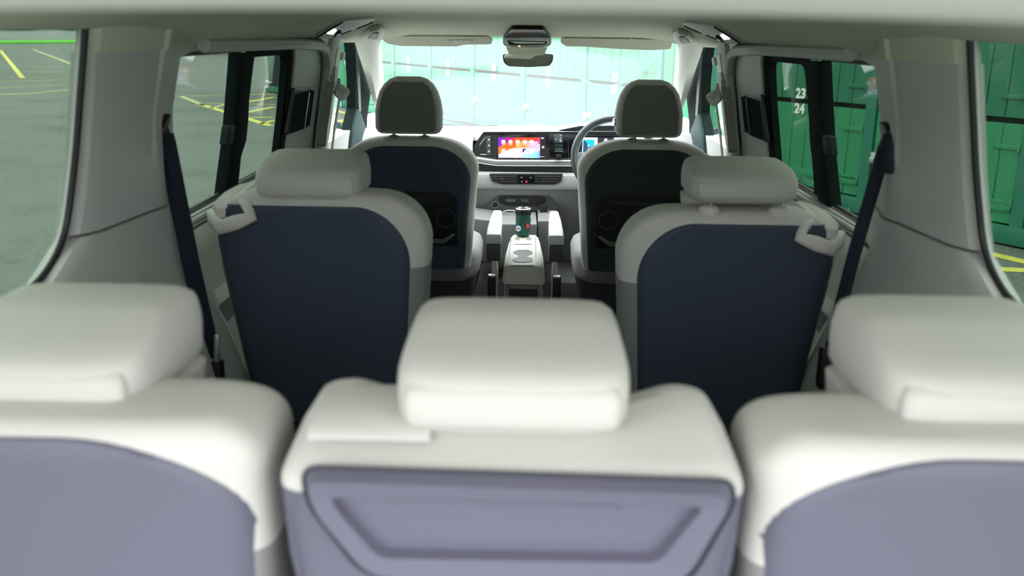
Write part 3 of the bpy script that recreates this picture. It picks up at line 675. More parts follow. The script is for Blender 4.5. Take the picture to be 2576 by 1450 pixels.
# --- front row
def front_seat(sd, loc, label, button):
    th = thing('seat', label, 'car seat', loc, 'front seats')
    B = Back(.258, .918, .17, .12, .13, .17, rr=.045, rf=.04)
    o = B.mesh().build('backrest', FAB, th, local=True, sharp=60); 
    B.panel(.236, .236, .40, .888, .15, .15, .13, off=.007).build('back_panel', FBN if sd < 0 else FBK, th, local=True, sharp=60)
    inn = -sd
    def lp(x, z, h=0): return Vector((inn*x, B.rear(inn*x, z)-.008-h, z))
    def plate(pts, h0, h1, nm, m, par=th, r=.012, bev=.002):
        f = fillet(pts, r); return MB().loft([[lp(x, z, h0) for x, z in f], [lp(x, z, h1) for x, z in f]]).build(nm, m, par, local=True, bevel=bev)
    pk = plate([(-.16, .715), (.145, .715), (.178, .695), (.178, .50), (-.20, .50), (-.20, .69)], -.004, .010, 'map_pocket', BLK)
    plate([(-.13, .690), (.135, .690), (.120, .676), (-.12, .676)], .009, .016, 'pocket_grip', PANELD, pk, .004)
    plate([(-.12, .528), (.125, .528), (.165, .552), (.172, .545), (.13, .510), (-.12, .510)], .009, .016, 'lower_handle', ALU, pk, .003)
    c = [lp(.135+.036*math.cos(a*math.pi/12), .612+.036*math.sin(a*math.pi/12), .011) for a in range(24)]
    MB().tube(c, .0022, 6, closed=True).build('round_hook_ring', DASHD, pk, local=True)
    # headrest
    z0 = .932
    h = [(0, .104, .016, .085), (.006, .116, .006, .098), (.02, .124, .0, .108), (.08, .125, .0, .112), (.12, .118, .003, .112), (.155, .107, .008, .110), (.180, .091, .016, .104), (.198, .070, .028, .095), (.207, .045, .042, .08)]
    hr = MB().loft([sup(0, a, b, z0+z, w, 4.5, 48) for z, w, a, b in h]).build('headrest', FAB, th, local=True, sharp=60)
    pl = [(.010, .098, -.003, .05), (.02, .105, -.005, .05), (.08, .106, -.005, .05), (.12, .100, -.002, .05), (.155, .089, .003, .05), (.175, .076, .010, .05), (.190, .056, .02, .06)]
    pl = MB().loft([sup(0, a, b, z0+z, w, 9, 40) for z, w, a, b in pl]).build('rear_pad', mat('grey_headrest_back', (.22, .22, .21), .9, bump=.25, scale=900), hr, local=True, sharp=50)
    for s_ in (-1, 1):
        MB().cyl((s_*.058, .045, z0-.04), (s_*.058, .045, z0+.02), .0068).build('headrest_post', CHROME, hr, local=True)
        MB().tube([(s_*.058, .045, z0-.025), (s_*.058, .045, z0-.010), (s_*.058, .045, z0-.007)], [.021, .020, .010], 20).build('post_bezel', DASHL, hr, local=True)
    if button:
        MB().cyl((inn*.121, .045, z0+.052), (inn*.131, .043, z0+.052), .016, .014).build('release_button', CHROME, hr, local=True)
    # armrest on the inner side
    x0 = loc[0]
    def wbox_(x, y, z, d, nm, m, bev, par=th, rx=0): return MB().box((x-x0, y-loc[1], z-loc[2]), d, rx=rx).build(nm, m, par, local=True, bevel=bev, seg=3)
    xa = sd*.118
    ar = MB().loft([[Vector((xa-x0+sx_*w, y-loc[1], z)) for sx_, z in ((-1, zb), (1, zb), (1, zt_), (-1, zt_))] for y, w, zb, zt_ in ((3.50, .029, .530, .568), (3.60, .029, .530, .572), (3.80, .024, .540, .578), (3.93, .018, .550, .582))]).build('armrest', WHITE, th, local=True, bevel=.009, seg=3)
    MB().loft([[Vector((xa-x0+sx_*w, y-loc[1], z)) for sx_, z in ((-1, zb), (1, zb), (1, zt_), (-1, zt_))] for y, w, zb, zt_ in ((3.502, .027, .465, .529), (3.60, .027, .465, .529), (3.80, .020, .51, .539))]).build('armrest_hinge_cover', DASHD, ar, local=True, bevel=.006)
    cushion(th, .25, .22, .50, .44)
    MB().prism([Vector((xa-x0+sx_, 3.62-loc[1], z)) for sx_, z in ((-.012, .26), (.012, .26), (.014, .40), (.004, .47), (-.010, .47))], (0, .04, 0)).build('buckle_stalk', TRIMW, th, local=True, bevel=.003)
    bk = MB().box((xa+sd*.008-x0, 3.57-loc[1], .335), (.032, .03, .12)).build('belt_buckle', BLK, th, local=True, bevel=.006)
    MB().box((xa+sd*.008-x0, 3.565-loc[1], .392), (.024, .024, .012)).build('buckle_slot', ALU, bk, local=True, bevel=.003)
    return th
front_seat(-1, (-.440, 3.545, 0), 'front passenger seat on the left with blue-black back shell', False)
front_seat(1, (.452, 3.545, 0), 'driver seat on the right in front of the steering wheel', True)
# ------------------------------------------------------------------ dashboard
DB = thing('dashboard', 'pale and black dashboard with centre touchscreen spanning the front of the van', 'dashboard', (0, 4.75, .5))
def poly3(pts, Y, r=0, seg=4):
    f = fillet(pts, r, seg) if r else pts
    return [U(a, b, Y=Y) for a, b in f]
def plate(pts, Y, d, nm, m, par, r=0, bev=0):
    return MB().prism(poly3(pts, Y, r), (0, d, 0)).build(nm, m, par, bevel=bev)
# top pad
rows = []
for y, z in ((4.645, .822), (4.655, .838), (4.70, .842), (4.95, .832), (5.15, .815), (5.36, .775)):
    rows.append([Vector((x, y+.03*abs(x)**2, z-.02*abs(x))) for x in (-.80, -.5, -.25, 0, .25, .5, .80)])
MB().slab(rows, (0, .0, -.03)).build('top_pad', DASHT, DB)
MB().slab([[Vector((x, 4.85, .838)) for x in (-.74, -.15)], [Vector((x, 4.90, .8365)) for x in (-.74, -.15)]], (0, 0, .003)).build('demister_slot', BLK, DB)
# passenger side light fascia sloping towards the seat
rows = []
for y, z in ((4.66, .836), (4.60, .80), (4.57, .76), (4.57, .70), (4.60, .66)):
    rows.append([Vector((x, y, z)) for x in (-.80, -.5, -.35, -.262)])
MB().slab(rows, (0, .03, 0)).build('passenger_fascia', DASHT, DB)
rows = [[Vector((x, y, z)) for x in (.42, .6, .80)] for y, z in ((4.66, .832), (4.62, .80), (4.60, .76), (4.60, .68))]
MB().slab(rows, (0, .03, 0)).build('driver_fascia', DASHT, DB)
plate([(1643, 360), (1692, 361), (1694, 369), (1646, 369)], 4.595, .02, 'driver_air_vent', BLK, DB, 2)
# gloss black centre panel
plate([(1183, 380), (1216, 332), (1600, 331), (1602, 403), (1247, 402), (1198, 396)], 4.60, .05, 'gloss_panel', GLOSS, DB, 3, .002)
sc = plate([(1247, 337), (1380, 338), (1381, 403), (1248, 402)], 4.590, .012, 'touchscreen', GLOSS, DB, 2, .001)
def screen(pts4, Y, nu, nv, fn, nm, par, es=1.0):
    TL, TR, BR, BL = [U(a, b, Y=Y) for a, b in pts4]; me = bpy.data.meshes.new(nm); vs = []; cs = []; fs = []
    for j in range(nv+1):
        for i in range(nu+1):
            u, v = i/nu, j/nv; vs.append(BL.lerp(BR, u).lerp(TL.lerp(TR, u), v)-Vector(par_loc(par)))
    for j in range(nv):
        for i in range(nu):
            fs.append((j*(nu+1)+i, j*(nu+1)+i+1, (j+1)*(nu+1)+i+1, (j+1)*(nu+1)+i)); cs.append(fn((i+.5)/nu, (j+.5)/nv))
    me.from_pydata(vs, [], fs); at = me.color_attributes.new('picture', 'FLOAT_COLOR', 'CORNER')
    for k, c in enumerate(cs):
        for q in range(4): at.data[k*4+q].color = lin(c)
    m = bpy.data.materials.new(nm+'_picture'); m.use_nodes = True; t = m.node_tree; b = t.nodes['Principled BSDF']
    a = t.nodes.new('ShaderNodeVertexColor'); a.layer_name = 'picture'; b.inputs['Base Color'].default_value = (0, 0, 0, 1); b.inputs['Roughness'].default_value = .3
    t.links.new(a.outputs[0], b.inputs['Emission Color']); b.inputs['Emission Strength'].default_value = es; me.materials.append(m)
    o = bpy.data.objects.new(nm, me); COL.objects.link(o); o.parent = par; return o
def par_loc(p):
    v = Vector((0, 0, 0))
    while p is not None: v = v + p.location; p = p.parent
    return v
def mixh(a, b, t):
    t = max(0, min(1, t)); A = [int(a[i:i+2], 16) for i in (0, 2, 4)]; B_ = [int(b[i:i+2], 16) for i in (0, 2, 4)]
    return '%02x%02x%02x' % tuple(int(x+(y-x)*t) for x, y in zip(A, B_))
def home_picture(u, v):
    if u > .955 : return 'e0408c' if v > .7 else ('c8b4e8' if v > .35 else '7890f0')
    c1 = .52+.52*math.sin(min(1.2, u*2.0)*1.15)          # top edge of the orange sweep
    c2 = .15+.62*min(1, u/.45)**.8*.62
    if v > c1 and u < .42: return mixh('6a1fb8', 'c01850', u/.42)
    if u < .68 and v > c2 and not (u > .5 and v < .40):
        d = math.hypot((u-.62)*1.6, v-.62)
        if d < .30 and v < .80: return mixh('ff7a30', 'ffb060', d/.30)
        return mixh('ff6a1e', 'ff3020', (v-.45)*1.3)
    if v > .80+.1*(1-u): return mixh('ff4a20', 'e83028', (u-.6)*2)
    if v > .48: return mixh('ff9a70', 'dca8d4', (u-.62)/.22)
    if u > .55 and v < .30-(.9-u)*.4: return mixh('a8d8ee', '70f0f4', (u-.55)*2)
    return mixh('c4c8f0', 'e4b8e8', u*1.3)
screen([(1253, 346), (1358, 346), (1359, 398), (1254, 397)], 4.5885, 84, 42, home_picture, 'home_screen', sc, 1.15)
IW = mat('icon_white', (0, 0, 0), .3, emit=(.95, .97, 1), estr=1.1)
ic = MB()
def sq(mb, cx, cy, w, h, Y, r=1.6): mb.prism(poly3([(cx-w, cy-h), (cx+w, cy-h), (cx+w, cy+h), (cx-w, cy+h)], Y, r, 3), (0, .0008, 0))
for r_, cy in enumerate((357.2, 379.6)):
    for cx in (1266.3, 1284.2, 1302.1, 1319.8, 1337.4):
        sq(ic, cx, cy, 4.6, 4.6, 4.5870); sq(ic, cx, cy+7.2, 3.6, .45, 4.5870, 0)
for cx, cy, w, h in ((1364.5, 347.8, 3.3, 1.3), (1372, 347.8, 0, 0), (1366, 370.5, 2.6, 2.8), (1363.5, 394.5, 5, .5)):
    if w: sq(ic, cx, cy, w, h, 4.5870, .4)
ic.build('screen_icons', IW, sc)
for q_ in ((1266.3, 379.6, 3.0, 3.0, 4.5860, 2.8), (1319.0, 379.0, 4.3, 4.3, 4.5860, 1.2), (1366, 370.5, 1.4, 1.5, 4.586, .3)):
    dk = MB(); sq(dk, *q_); dk.build('dark_icon', mat('icon_navy', (.02, .04, .10), .3), sc)
wc = MB(); sq(wc, 1266.3, 379.6, 2.0, 2.0, 4.5852, 1.8); sq(wc, 1321.0, 380.3, 2.4, 2.4, 4.5852, 2.2); wc.build('icon_highlights', IW, sc)
rl = MB(); sq(rl, 1369.5, 394.5, 2.2, .7, 4.5850, .3); rl.build('red_marker', mat('red_light', (.1, 0, 0), .4, emit=(1, .08, .1), estr=1), sc)
sb = MB()
for i in range(8): sq(sb, 1258+i*13.5, 402.5, 3.2, .5, 4.5885, 0)
sb.build('touch_bar_marks', mat('dim_marks', (.4, .4, .42), .4), sc)
bs = plate([(1223.5, 343), (1235, 343), (1236, 389), (1224.5, 389)], 4.590, .01, 'button_strip', mat('strip_grey', (.05, .065, .07), .35), DB, 1.2, .001)
bm2 = MB()
for cy in (351.5, 366.5, 381):
    sq(bm2, 1230, cy-1.3, 1.9, .45, 4.5885, 0); sq(bm2, 1229, cy+.6, .5, 1.5, 4.5885, 0); sq(bm2, 1231.4, cy+1, .5, 1.1, 4.5885, 0)
bm2.build('strip_symbols', IW, bs)
fr = MB(); fr.tube([U(1207, 365, Y=4.596), U(1221.5, 345, Y=4.596)], .0012, 6); fr.tube([U(1208.5, 388.5, Y=4.596), U(1224, 389, Y=4.596)], .0012, 6); fr.build('silver_trim_lines', ALU, DB)
for x_ in (1246, 1380.5, 1429): MB().tube([U(x_, 338, Y=4.597), U(x_+1.2, 404, Y=4.597)], .0010, 6).build('panel_joint', DASHD, DB)
lp_ = plate([(1393.5, 338), (1415.5, 338.5), (1416, 359.5), (1394, 359)], 4.590, .012, 'light_switch_panel', mat('switch_grey', (.06, .08, .09), .35), DB, 1.5, .001)
lm = MB()
for cx, cy in ((1399, 349.8), (1410, 341), (1410, 347), (1408.5, 352), (1412, 353), (1410, 356.5)): sq(lm, cx, cy, .9, 1.1, 4.5885, .3)
lm.build('switch_symbols', IW, lp_)
dsl = plate([(1395, 362), (1416, 362.5), (1416.5, 381), (1395.5, 380.5)], 4.585, .02, 'gear_selector_housing', BLK, DB, 1.5, .001)
MB().prism(poly3([(1397, 374), (1415, 374), (1415, 378.5), (1397, 378.2)], 4.583, 1), (0, .004, 0)).build('selector_lens', mat('teal_lens', (.02, .10, .09), .2), dsl)
MB().box(U(1405.5, 393, Y=4.57), (.028, .045, .016)).build('gear_selector_knob', BLK, dsl, bevel=.004)
MB().prism(poly3([(1395, 380.6), (1416.6, 381), (1416.4, 382.2), (1395.2, 381.8)], 4.583), (0, .003, 0)).build('selector_chrome_edge', CHROME, dsl)
# shelf, silver band, black band
plate([(1190, 394), (1200, 396.5), (1247, 403.5), (1600, 405.5), (1600, 408), (1246, 407), (1190, 398)], 4.575, .03, 'upper_shelf_edge', TRIMW, DB, 0, .001)
plate([(1190, 398.5), (1245, 408.5), (1436, 410), (1438, 417), (1245, 416.5), (1190, 406)], 4.565, .04, 'satin_band', mat('satin_grey', (.16, .16, .165), .35), DB, 1, .002)
MB().tube([U(a, b, Y=4.563) for a, b in ((1190, 407), (1218, 412.5), (1250, 417), (1300, 417.5), (1437, 417.8))], .0018, 6).build('band_highlight', ALU, DB)
plate([(1188, 407), (1245, 418), (1600, 419), (1600, 433), (1246, 433), (1220, 431), (1188, 427)], 4.57, .06, 'black_band', BLK, DB, 1, .003)
# lower body
rows = []
for py, Y in ((430, 4.585), (436, 4.56), (441, 4.545), (464, 4.53), (476, 4.535), (478, 4.55), (500, 4.575), (523, 4.60), (545, 4.63), (600, 4.70), (680, 4.85)):
    p = U(1320, py, Y=Y); rows.append([Vector((x, Y, p.z)) for x in (-.80, -.4, -.2, 0, .2, .4, .80)])
MB().slab(rows, (0, .05, 0)).build('lower_body', DASHL, DB)
MB().tube([U(1180, 476, Y=4.533), U(1320, 478, Y=4.533), U(1460, 477, Y=4.533)], .0022, 6).build('body_joint', DASHD, DB)
va = plate([(1230.5, 438.5), (1416, 439), (1411, 457.5), (1396, 464.5), (1262, 464), (1238.5, 457)], 4.528, .03, 'centre_air_vent', BLK, DB, 2, .002)
vs_ = MB()
for cy in (445, 451, 457.5):
    vs_.prism(poly3([(1235+(cy-440)*.3, cy-.9), (1299, cy-.9), (1299, cy+.3), (1235+(cy-440)*.3, cy+.3)], 4.524), (0, .004, 0)); vs_.prism(poly3([(1346, cy-.9), (1411-(cy-440)*.25, cy-.9), (1411-(cy-440)*.25, cy+.3), (1346, cy+.3)], 4.524), (0, .004, 0))
vs_.build('vent_slats', mat('vent_slat', (.05, .05, .05), .35), va)
vt_ = MB(); sq(vt_, 1263, 450.5, 1.8, 1, 4.520, .4); sq(vt_, 1368, 451, 1.6, .8, 4.52, .4); vt_.build('vent_tabs', ALU, va)
hb = plate([(1302, 440.5), (1344.5, 441), (1344, 462), (1304, 461.5)], 4.524, .006, 'button_block', GLOSS, va, 1)
hs = MB()
for cx, cy in ((1312, 446.5), (1335.5, 447), (1313, 457)): sq(hs, cx, cy-1, .8, .8, 4.522, .3); sq(hs, cx, cy+1, 1.8, .5, 4.522, 0)
hs.build('button_symbols', mat('grey_symbols', (.5, .5, .5), .5), hb)
MB().prism(poly3([(1324.3, 453.6), (1327.6, 459.3), (1321, 459.3)], 4.521), (0, .002, 0)).build('hazard_triangle', mat('hazard_red', (.8, .02, .04), .4, emit=(1, .02, .05), estr=.6), hb)
# lower tray recess
rc = plate([(1222, 523), (1260, 483), (1376, 483.5), (1404, 522), (1400, 532), (1226, 532)], 4.565, .03, 'tray_recess', DASHD, DB, 3, .003)
plate([(1252, 497), (1262, 493), (1362, 493.5), (1373, 498), (1371, 510), (1352, 518), (1275, 517.5), (1258, 511)], 4.560, .01, 'phone_tray_opening', BLK, rc, 4, .002)
plate([(1271, 501.5), (1298, 501.5), (1296, 508.5), (1273, 508)], 4.558, .004, 'tray_pad', mat('tray_teal', (.06, .11, .10), .4), rc, 1)
plate([(1310, 501), (1330, 501.5), (1328, 509), (1312, 508)], 4.558, .004, 'tray_divider', mat('switch_grey', (.06, .08, .09), .35), rc, 1)
cpt = [(1245.5+8*math.cos(a*math.pi/10), 516+8*math.sin(a*math.pi/10)) for a in range(20)]
MB().prism([U(a, b, Y=4.561) for a, b in cpt], (0, .006, 0)).build('power_socket', BLK, rc, bevel=.001)
MB().tube([U(a, b, Y=4.559) for a, b in cpt], .0012, 6, closed=True).build('socket_ring', DASHL, rc)
us = MB(); us.tube([U(1300+3*math.cos(k), 524+1.6*math.sin(k), Y=4.556) for k in [i*math.pi/6 for i in range(12)]], .0008, 6, closed=True); us.build('usb_port', TRIMW, rc)
sw = plate([(1357, 516), (1376, 516), (1379, 550), (1360, 550)], 4.50, .03, 'parking_brake_panel', BLK, DB, 2, .002)
sp = MB(); sq(sp, 1369, 538.5, 2.4, .7, 4.497, .2); sp.build('orange_telltale', mat('orange_light', (.3, .1, .02), .4, emit=(1, .4, .1), estr=1), sw)
sp = MB(); sq(sp, 1369.5, 541.8, 2, .9, 4.497, .3); sq(sp, 1370.5, 546.6, 1.6, 1, 4.497, .3); sp.build('brake_symbols', IW, sw)
# stowage boxes below the tray
def topbox(tl, tr, br, bl, hz, Yf, Yn, nm, m):
    zt = U(*tl, Y=Yf).z
    A = [U(*tl, Y=Yf), U(*tr, Y=Yf), U(*br, Y=Yn), U(*bl, Y=Yn)]
    return MB().loft([A, [Vector((p.x, p.y, p.z-hz)) for p in A]]).build(nm, m, DB, bevel=.006, seg=3)
topbox((1256, 533), (1348, 533), (1351, 564), (1256, 564), .19, 4.55, 4.25, 'stowage_box', DASHB)
topbox((1352, 528), (1400, 528), (1412, 555), (1353, 556), .20, 4.56, 4.33, 'stowage_shelf', DASHB)
topbox((1196, 522), (1250, 530), (1247, 556), (1190, 550), .2, 4.56, 4.36, 'knee_panel', DASHB)
MB().slab([[Vector((x, 5.0, z)) for z in (-.02, .4, .80)] for x in (-.82, .82)], (0, .05, 0)).build('firewall', DASHD, DB)
MB().box((.02, 4.62, .05), (.5, .5, .22)).build('footwell_tunnel', CARPET, DB, bevel=.03)
# instrument binnacle
IB = thing('instrument_cluster', 'digital instrument display with teal tiles behind the steering wheel', 'instrument display', U(1530, 375, Y=4.60))
plate([(1458, 343), (1590, 344), (1594, 404), (1456, 403)], 4.585, .012, 'cluster_housing', GLOSS, IB, 2)
def cl_pic(u, v):
    if .32 < u < .66: return '30363c'
    uu = u/.32 if u < .5 else (u-.66)/.34
    if .05 < uu < .78 and .12 < v < .86: return '18b8cc' if v > 1-uu*.9-.05 else '23506a'
    return 'f2f6f6'
cs = screen([(1466, 346), (1584, 346.5), (1586, 392), (1464, 391)], 4.583, 60, 24, cl_pic, 'cluster_screen', IB, 1.1)
cc_ = MB(); cc_.prism(poly3([(1521, 349), (1527, 349), (1529, 356), (1529, 362), (1519, 362), (1519, 356)], 4.580, 1), (0, .002, 0)); sq(cc_, 1480.5, 366.5, 2.4, 2.2, 4.580, 2); sq(cc_, 1480.5, 373, 2, .6, 4.58, 0); cc_.build('car_symbol', IW, cs)
MB().prism(poly3([(1518.5, 362), (1529.5, 362), (1528, 366), (1520, 366)], 4.5795), (0, .002, 0)).build('red_car_base', mat('cluster_red', (.3, 0, 0), .4, emit=(.8, .03, .06), estr=1), cs)
hp_ = MB().slab([[U(a, b, Y=Y_)for a, b, Y_ in r] for r in ([(1405, 328, 4.66), (1460, 317, 4.68), (1540, 314, 4.69), (1610, 318, 4.68)], [(1405, 322, 4.95), (1460, 313, 4.95), (1540, 310, 4.95), (1610, 314, 4.95)])], (0, 0, .008)).build('cluster_hood', DASHT, IB)
MB().prism(poly3([(1418, 327), (1458, 318), (1600, 316), (1600, 328)], 4.665), (0, .02, 0)).build('hood_underside', BLK, IB)
# steering wheel
SW = thing('steering_wheel', 'black and silver steering wheel partly hidden behind the driver headrest', 'steering wheel', (.385, 4.25, .775))
C0 = Vector((.385, 4.22, .772)); tl = R(24); ax = Vector((1, 0, 0)); ay = Vector((0, math.sin(tl), math.cos(tl))); an = Vector((0, -math.cos(tl), math.sin(tl)))
def swp(r, a, h=0): return C0+ax*r*math.cos(a)+ay*r*math.sin(a)+an*h
MB().tube([swp(.178, 2*math.pi*i/64) for i in range(64)], .0145, 12, closed=True).build('rim', mat('wheel_leather', (.035, .045, .05), .38, bump=.1, scale=700), SW, sharp=80)
MB().tube([swp(.163, 2*math.pi*i/64, .002) for i in range(64)], .0045, 8, closed=True).build('rim_inner_band', mat('wheel_band', (.14, .19, .21), .4), SW, sharp=80)
for a in (math.pi, 0, -math.pi/2): MB().loft([[swp(.06, a+.35), swp(.06, a-.35), swp(.06, a-.35, -.02), swp(.06, a+.35, -.02)], [swp(.172, a+.12), swp(.172, a-.12), swp(.172, a-.12, -.012), swp(.172, a+.12, -.012)]]).build('spoke', mat('satin_silver', (.45, .47, .48), .35, metal=.7), SW, bevel=.003)
MB().loft([[swp(.072, 2*math.pi*i/24, h)*1 for i in range(24)] for h in (-.03, .012)]+[[swp(.055, 2*math.pi*i/24, .026) for i in range(24)]]).build('airbag_hub', BLK, SW, bevel=.004)
MB().tube([C0-an*.02, C0-an*.30], .045, 16).build('column', BLK, SW)
# ------------------------------------------------------------------ centre console and tumbler
CC = thing('centre_console', 'pale grey movable console with cup holders between the front seats', 'console', (-.003, 3.8, 0))
nT = Vector((0, -.05, 1)).normalized(); pT = Vector((0, 3.60, .432))
def ct(px, py, h=0): return U(px, py, n=nT, p=pT+nT*h)
def yz(y): return pT.z+(y-3.60)*.05
sec = []
for y, w, dz in ((3.585, .070, -.012), (3.60, .078, -.002), (3.75, .076, 0), (3.95, .066, 0), (4.05, .058, -.003), (4.08, .050, -.02)):
    zt = yz(y)+dz; sec.append([Vector((-.003-w-.006, y, zt-.065)), Vector((-.003-w, y, zt-.012)), Vector((-.003-w+.012, y, zt)), Vector((-.003+w-.012, y, zt)), Vector((-.003+w, y, zt-.012)), Vector((-.003+w+.006, y, zt-.065))])
MB().loft(sec).build('console_top', TRIMW, CC, sharp=50)
MB().loft([sup(-.003, 3.595+(.36-z)*.04, 4.09, z, .074+(.36-z)*.05, 7, 40) for z in (.005, .1, .2, .30, .362)]).build('console_body', DASHL, CC)
MB().prism([Vector((-.058, 3.592, .335)), Vector((.052, 3.592, .335)), Vector((.058, 3.604, .02)), Vector((-.064, 3.604, .02))], (0, -.006, 0)).build('rear_recess', BLK, CC, bevel=.004)
def cpoly(pts, nm, m, h=.001, r=1.2, th_=.0025):
    f = fillet([(1200+x/4.833, 470+y/4.833) for x, y in pts], r); return MB().loft([[ct(a, b, -.004) for a, b in f], [ct(a, b, h) for a, b in f]]).build(nm, m, CC)
INS = mat('cupholder_rubber', (.10, .10, .10), .6)
cpoly([(440, 790), (500, 766), (622, 766), (676, 792), (672, 815), (610, 838), (602, 850), (676, 868), (676, 900), (612, 916), (495, 916), (434, 897), (434, 875), (500, 856), (500, 830), (440, 806)], 'cup_holder', INS)
cpoly([(415, 932), (692, 932), (694, 954), (413, 954)], 'end_slot', DASHL, r=.5)
cpoly([(452, 697), (664, 697), (664, 703), (452, 703)], 'card_slot', DASHD, r=0)
cpoly([(405, 620), (411, 620), (393, 870), (386, 870)], 'lid_joint', DASHD, r=0); cpoly([(709, 620), (715, 620), (720, 870), (714, 870)], 'lid_joint', DASHD, r=0)
cpoly([(450, 620), (510, 612), (512, 652), (470, 645)], 'cup_grip', mat('cup_grip', (.3, .3, .2), .6), r=.5); cpoly([(610, 612), (668, 620), (655, 645), (608, 652)], 'cup_grip', mat('cup_grip', (.3, .3, .2), .6), r=.5)
tx, ty = -.0105, 4.03; tb = yz(4.03)+.002
TB = thing('travel_tumbler', 'dark green travel tumbler with black lid ring standing in the console cup holder', 'tumbler', (tx, ty, tb))
def ring(r, z, n=36): return [Vector((tx+r*math.cos(2*math.pi*i/n), ty+r*math.sin(2*math.pi*i/n), tb+z)) for i in range(n)]
MB().loft([ring(.029, 0), ring(.0305, .004), ring(.033, .092)]).build('cup_body', mat('tumbler_green', (.018, .10, .085), .35, metal=.3), TB)
MB().loft([ring(.0335, .092), ring(.0345, .095), ring(.035, .110), ring(.0335, .114)]).build('lid_ring', BLK, TB)
MB().loft([ring(.0335, .1135), ring(.034, .117), ring(.031, .1185), ring(.029, .112), ring(.012, .1115)]).build('steel_lid', CHROME, TB)
MB().loft([ring(.009, .112), ring(.007, .119)]).build('lid_button', mat('dark_red', (.15, .02, .03), .4), TB)
def on_cyl(px, py, R_=.0335):
    p = U(px, py, Y=ty-R_)
    for _ in range(4):
        dx = max(-R_*.95, min(R_*.95, p.x-tx)); p = U(px, py, Y=ty-math.sqrt(R_*R_-dx*dx)+.0)
    return p
dsk = [(1304+6.6*math.cos(a*math.pi/10), 575+7.4*math.sin(a*math.pi/10)) for a in range(20)]
MB().loft([[on_cyl(a, b) for a, b in dsk], [on_cyl(a, b)+Vector((0, -.0015, 0)) for a, b in dsk]]).build('round_badge', mat('badge_white', (.75, .85, .82), .5), TB)
MB().prism([on_cyl(a, b)+Vector((0, -.002, 0)) for a, b in ((1299.5, 574.3), (1308, 574.3), (1308, 576.2), (1299.5, 576.2))], (0, -.0006, 0)).build('badge_lettering', DASHD, TB)
MB().prism([on_cyl(a, b)+Vector((0, -.001, 0)) for a, b in ((1324, 560), (1333, 569), (1331.5, 573), (1323.5, 576))], (0, -.0015, 0)).build('red_flash', mat('flash_red', (.75, .05, .05), .5), TB)
cb = [U(a, b, Y=y) for a, b, y in ((1316, 524.5, 4.55), (1322, 528, 4.50), (1330, 533, 4.44), (1335, 540, 4.38), (1336, 548, 4.36))]
tag(MB().tube(cb, .0022, 8).build('charging_cable', mat('white_cable', (.85, .85, .85), .4)), 'white charging cable plugged in behind the tumbler, its right-hand run', 'cable')
cb = [U(a, b, Y=y) for a, b, y in ((1262, 536, 4.50), (1268, 532, 4.47), (1278, 529.5, 4.46), (1292, 530, 4.45), (1302, 533, 4.44), (1310, 538, 4.43))]
tag(MB().tube(cb, .0022, 8).build('charging_cable', mat('white_cable', (.85, .85, .85), .4)), 'white cable loop arching left of the tumbler over the stowage box', 'cable')
# ------------------------------------------------------------------ mirror, overhead console, visors
MR = thing('interior_mirror', 'frameless interior mirror below the overhead console', 'mirror', U(1327, 151, Y=4.12))
f = fillet([(1264, 137), (1300, 133.5), (1355, 133.5), (1392, 137), (1391, 152), (1383, 166), (1330, 169), (1278, 167), (1267, 157)], [6, 3, 3, 6, 5, 8, 3, 8, 6], 5)
A = [U(a, b, Y=4.12) for a, b in f]; cm = sum(A, Vector((0, 0, 0)))/len(A)
A = [U(a, b, Y=4.12+(q.x-cm.x)*.22+(q.z-cm.z)*.10) for (a, b), q in zip(f, A)]; cm = sum(A, Vector((0, 0, 0)))/len(A)
MB().loft([A, [p+Vector((0, .008, 0)) for p in A], [cm+(p-cm)*.7+Vector((0, .035, 0)) for p in A]]).build('mirror_housing', BLK, MR, sharp=50)
mm = bpy.data.materials.new('mirror_glass'); mm.use_nodes = True; b_ = mm.node_tree.nodes['Principled BSDF']; b_.inputs['Metallic'].default_value = 1; b_.inputs['Roughness'].default_value = .02; b_.inputs['Base Color'].default_value = (.85, .87, .82, 1)
def tiltm(p): q = cm+(p-cm)*.955; return q+Vector((0, -.002-(q.x-cm.x)*.0-.0, 0))
MB().prism([tiltm(p) for p in A], (0, -.0012, 0)).build('mirror_glass', mm, MR)
MB().loft([poly3([(1272, 117), (1378, 118), (1370, 139), (1280, 138)], 4.0), poly3([(1282, 117), (1368, 118), (1350, 139), (1300, 138)], 4.12)]).build('mirror_foot', LINER, MR, bevel=.006)
OC = thing('overhead_console', 'black and silver roof console above the interior mirror', 'console', U(1326, 95, Y=3.85))
A = [on_ceiling(a, b) for a, b in fillet([(1286, 64), (1368, 65), (1386, 91), (1265, 90)], 6)]
MB().loft([A, [p+Vector((0, -.012, -.014)) for p in A]]).build('black_sensor_cover', BLK, OC, bevel=.003)
Yc = A[-1].y-.01
A = poly3([(1265, 90), (1387, 92), (1387, 111), (1379, 118), (1273, 118), (1265, 111)], Yc, 3)
MB().prism(A, (0, .12, 0)).build('silver_body', mat('silver_plastic', (.8, .79, .8), .35, metal=1), OC, bevel=.004)
A = poly3([(1275, 101.5), (1376, 104), (1374, 112), (1281, 113)], Yc-.002, 1.5); MB().prism(A, (0, .002, 0)).build('tray_slot', BLK, OC)
A = poly3([(1279, 104), (1372, 106), (1370, 109.5), (1300, 110)], Yc-.004, .8); MB().prism(A, (0, .002, 0)).build('tray_flap', ALU, OC)
A = poly3([(1279, 113.4), (1370, 114.5), (1366, 119.5), (1285, 119)], Yc-.012, 1); MB().prism(A, (0, .02, 0)).build('tray_lip', TRIMW, OC, bevel=.002)
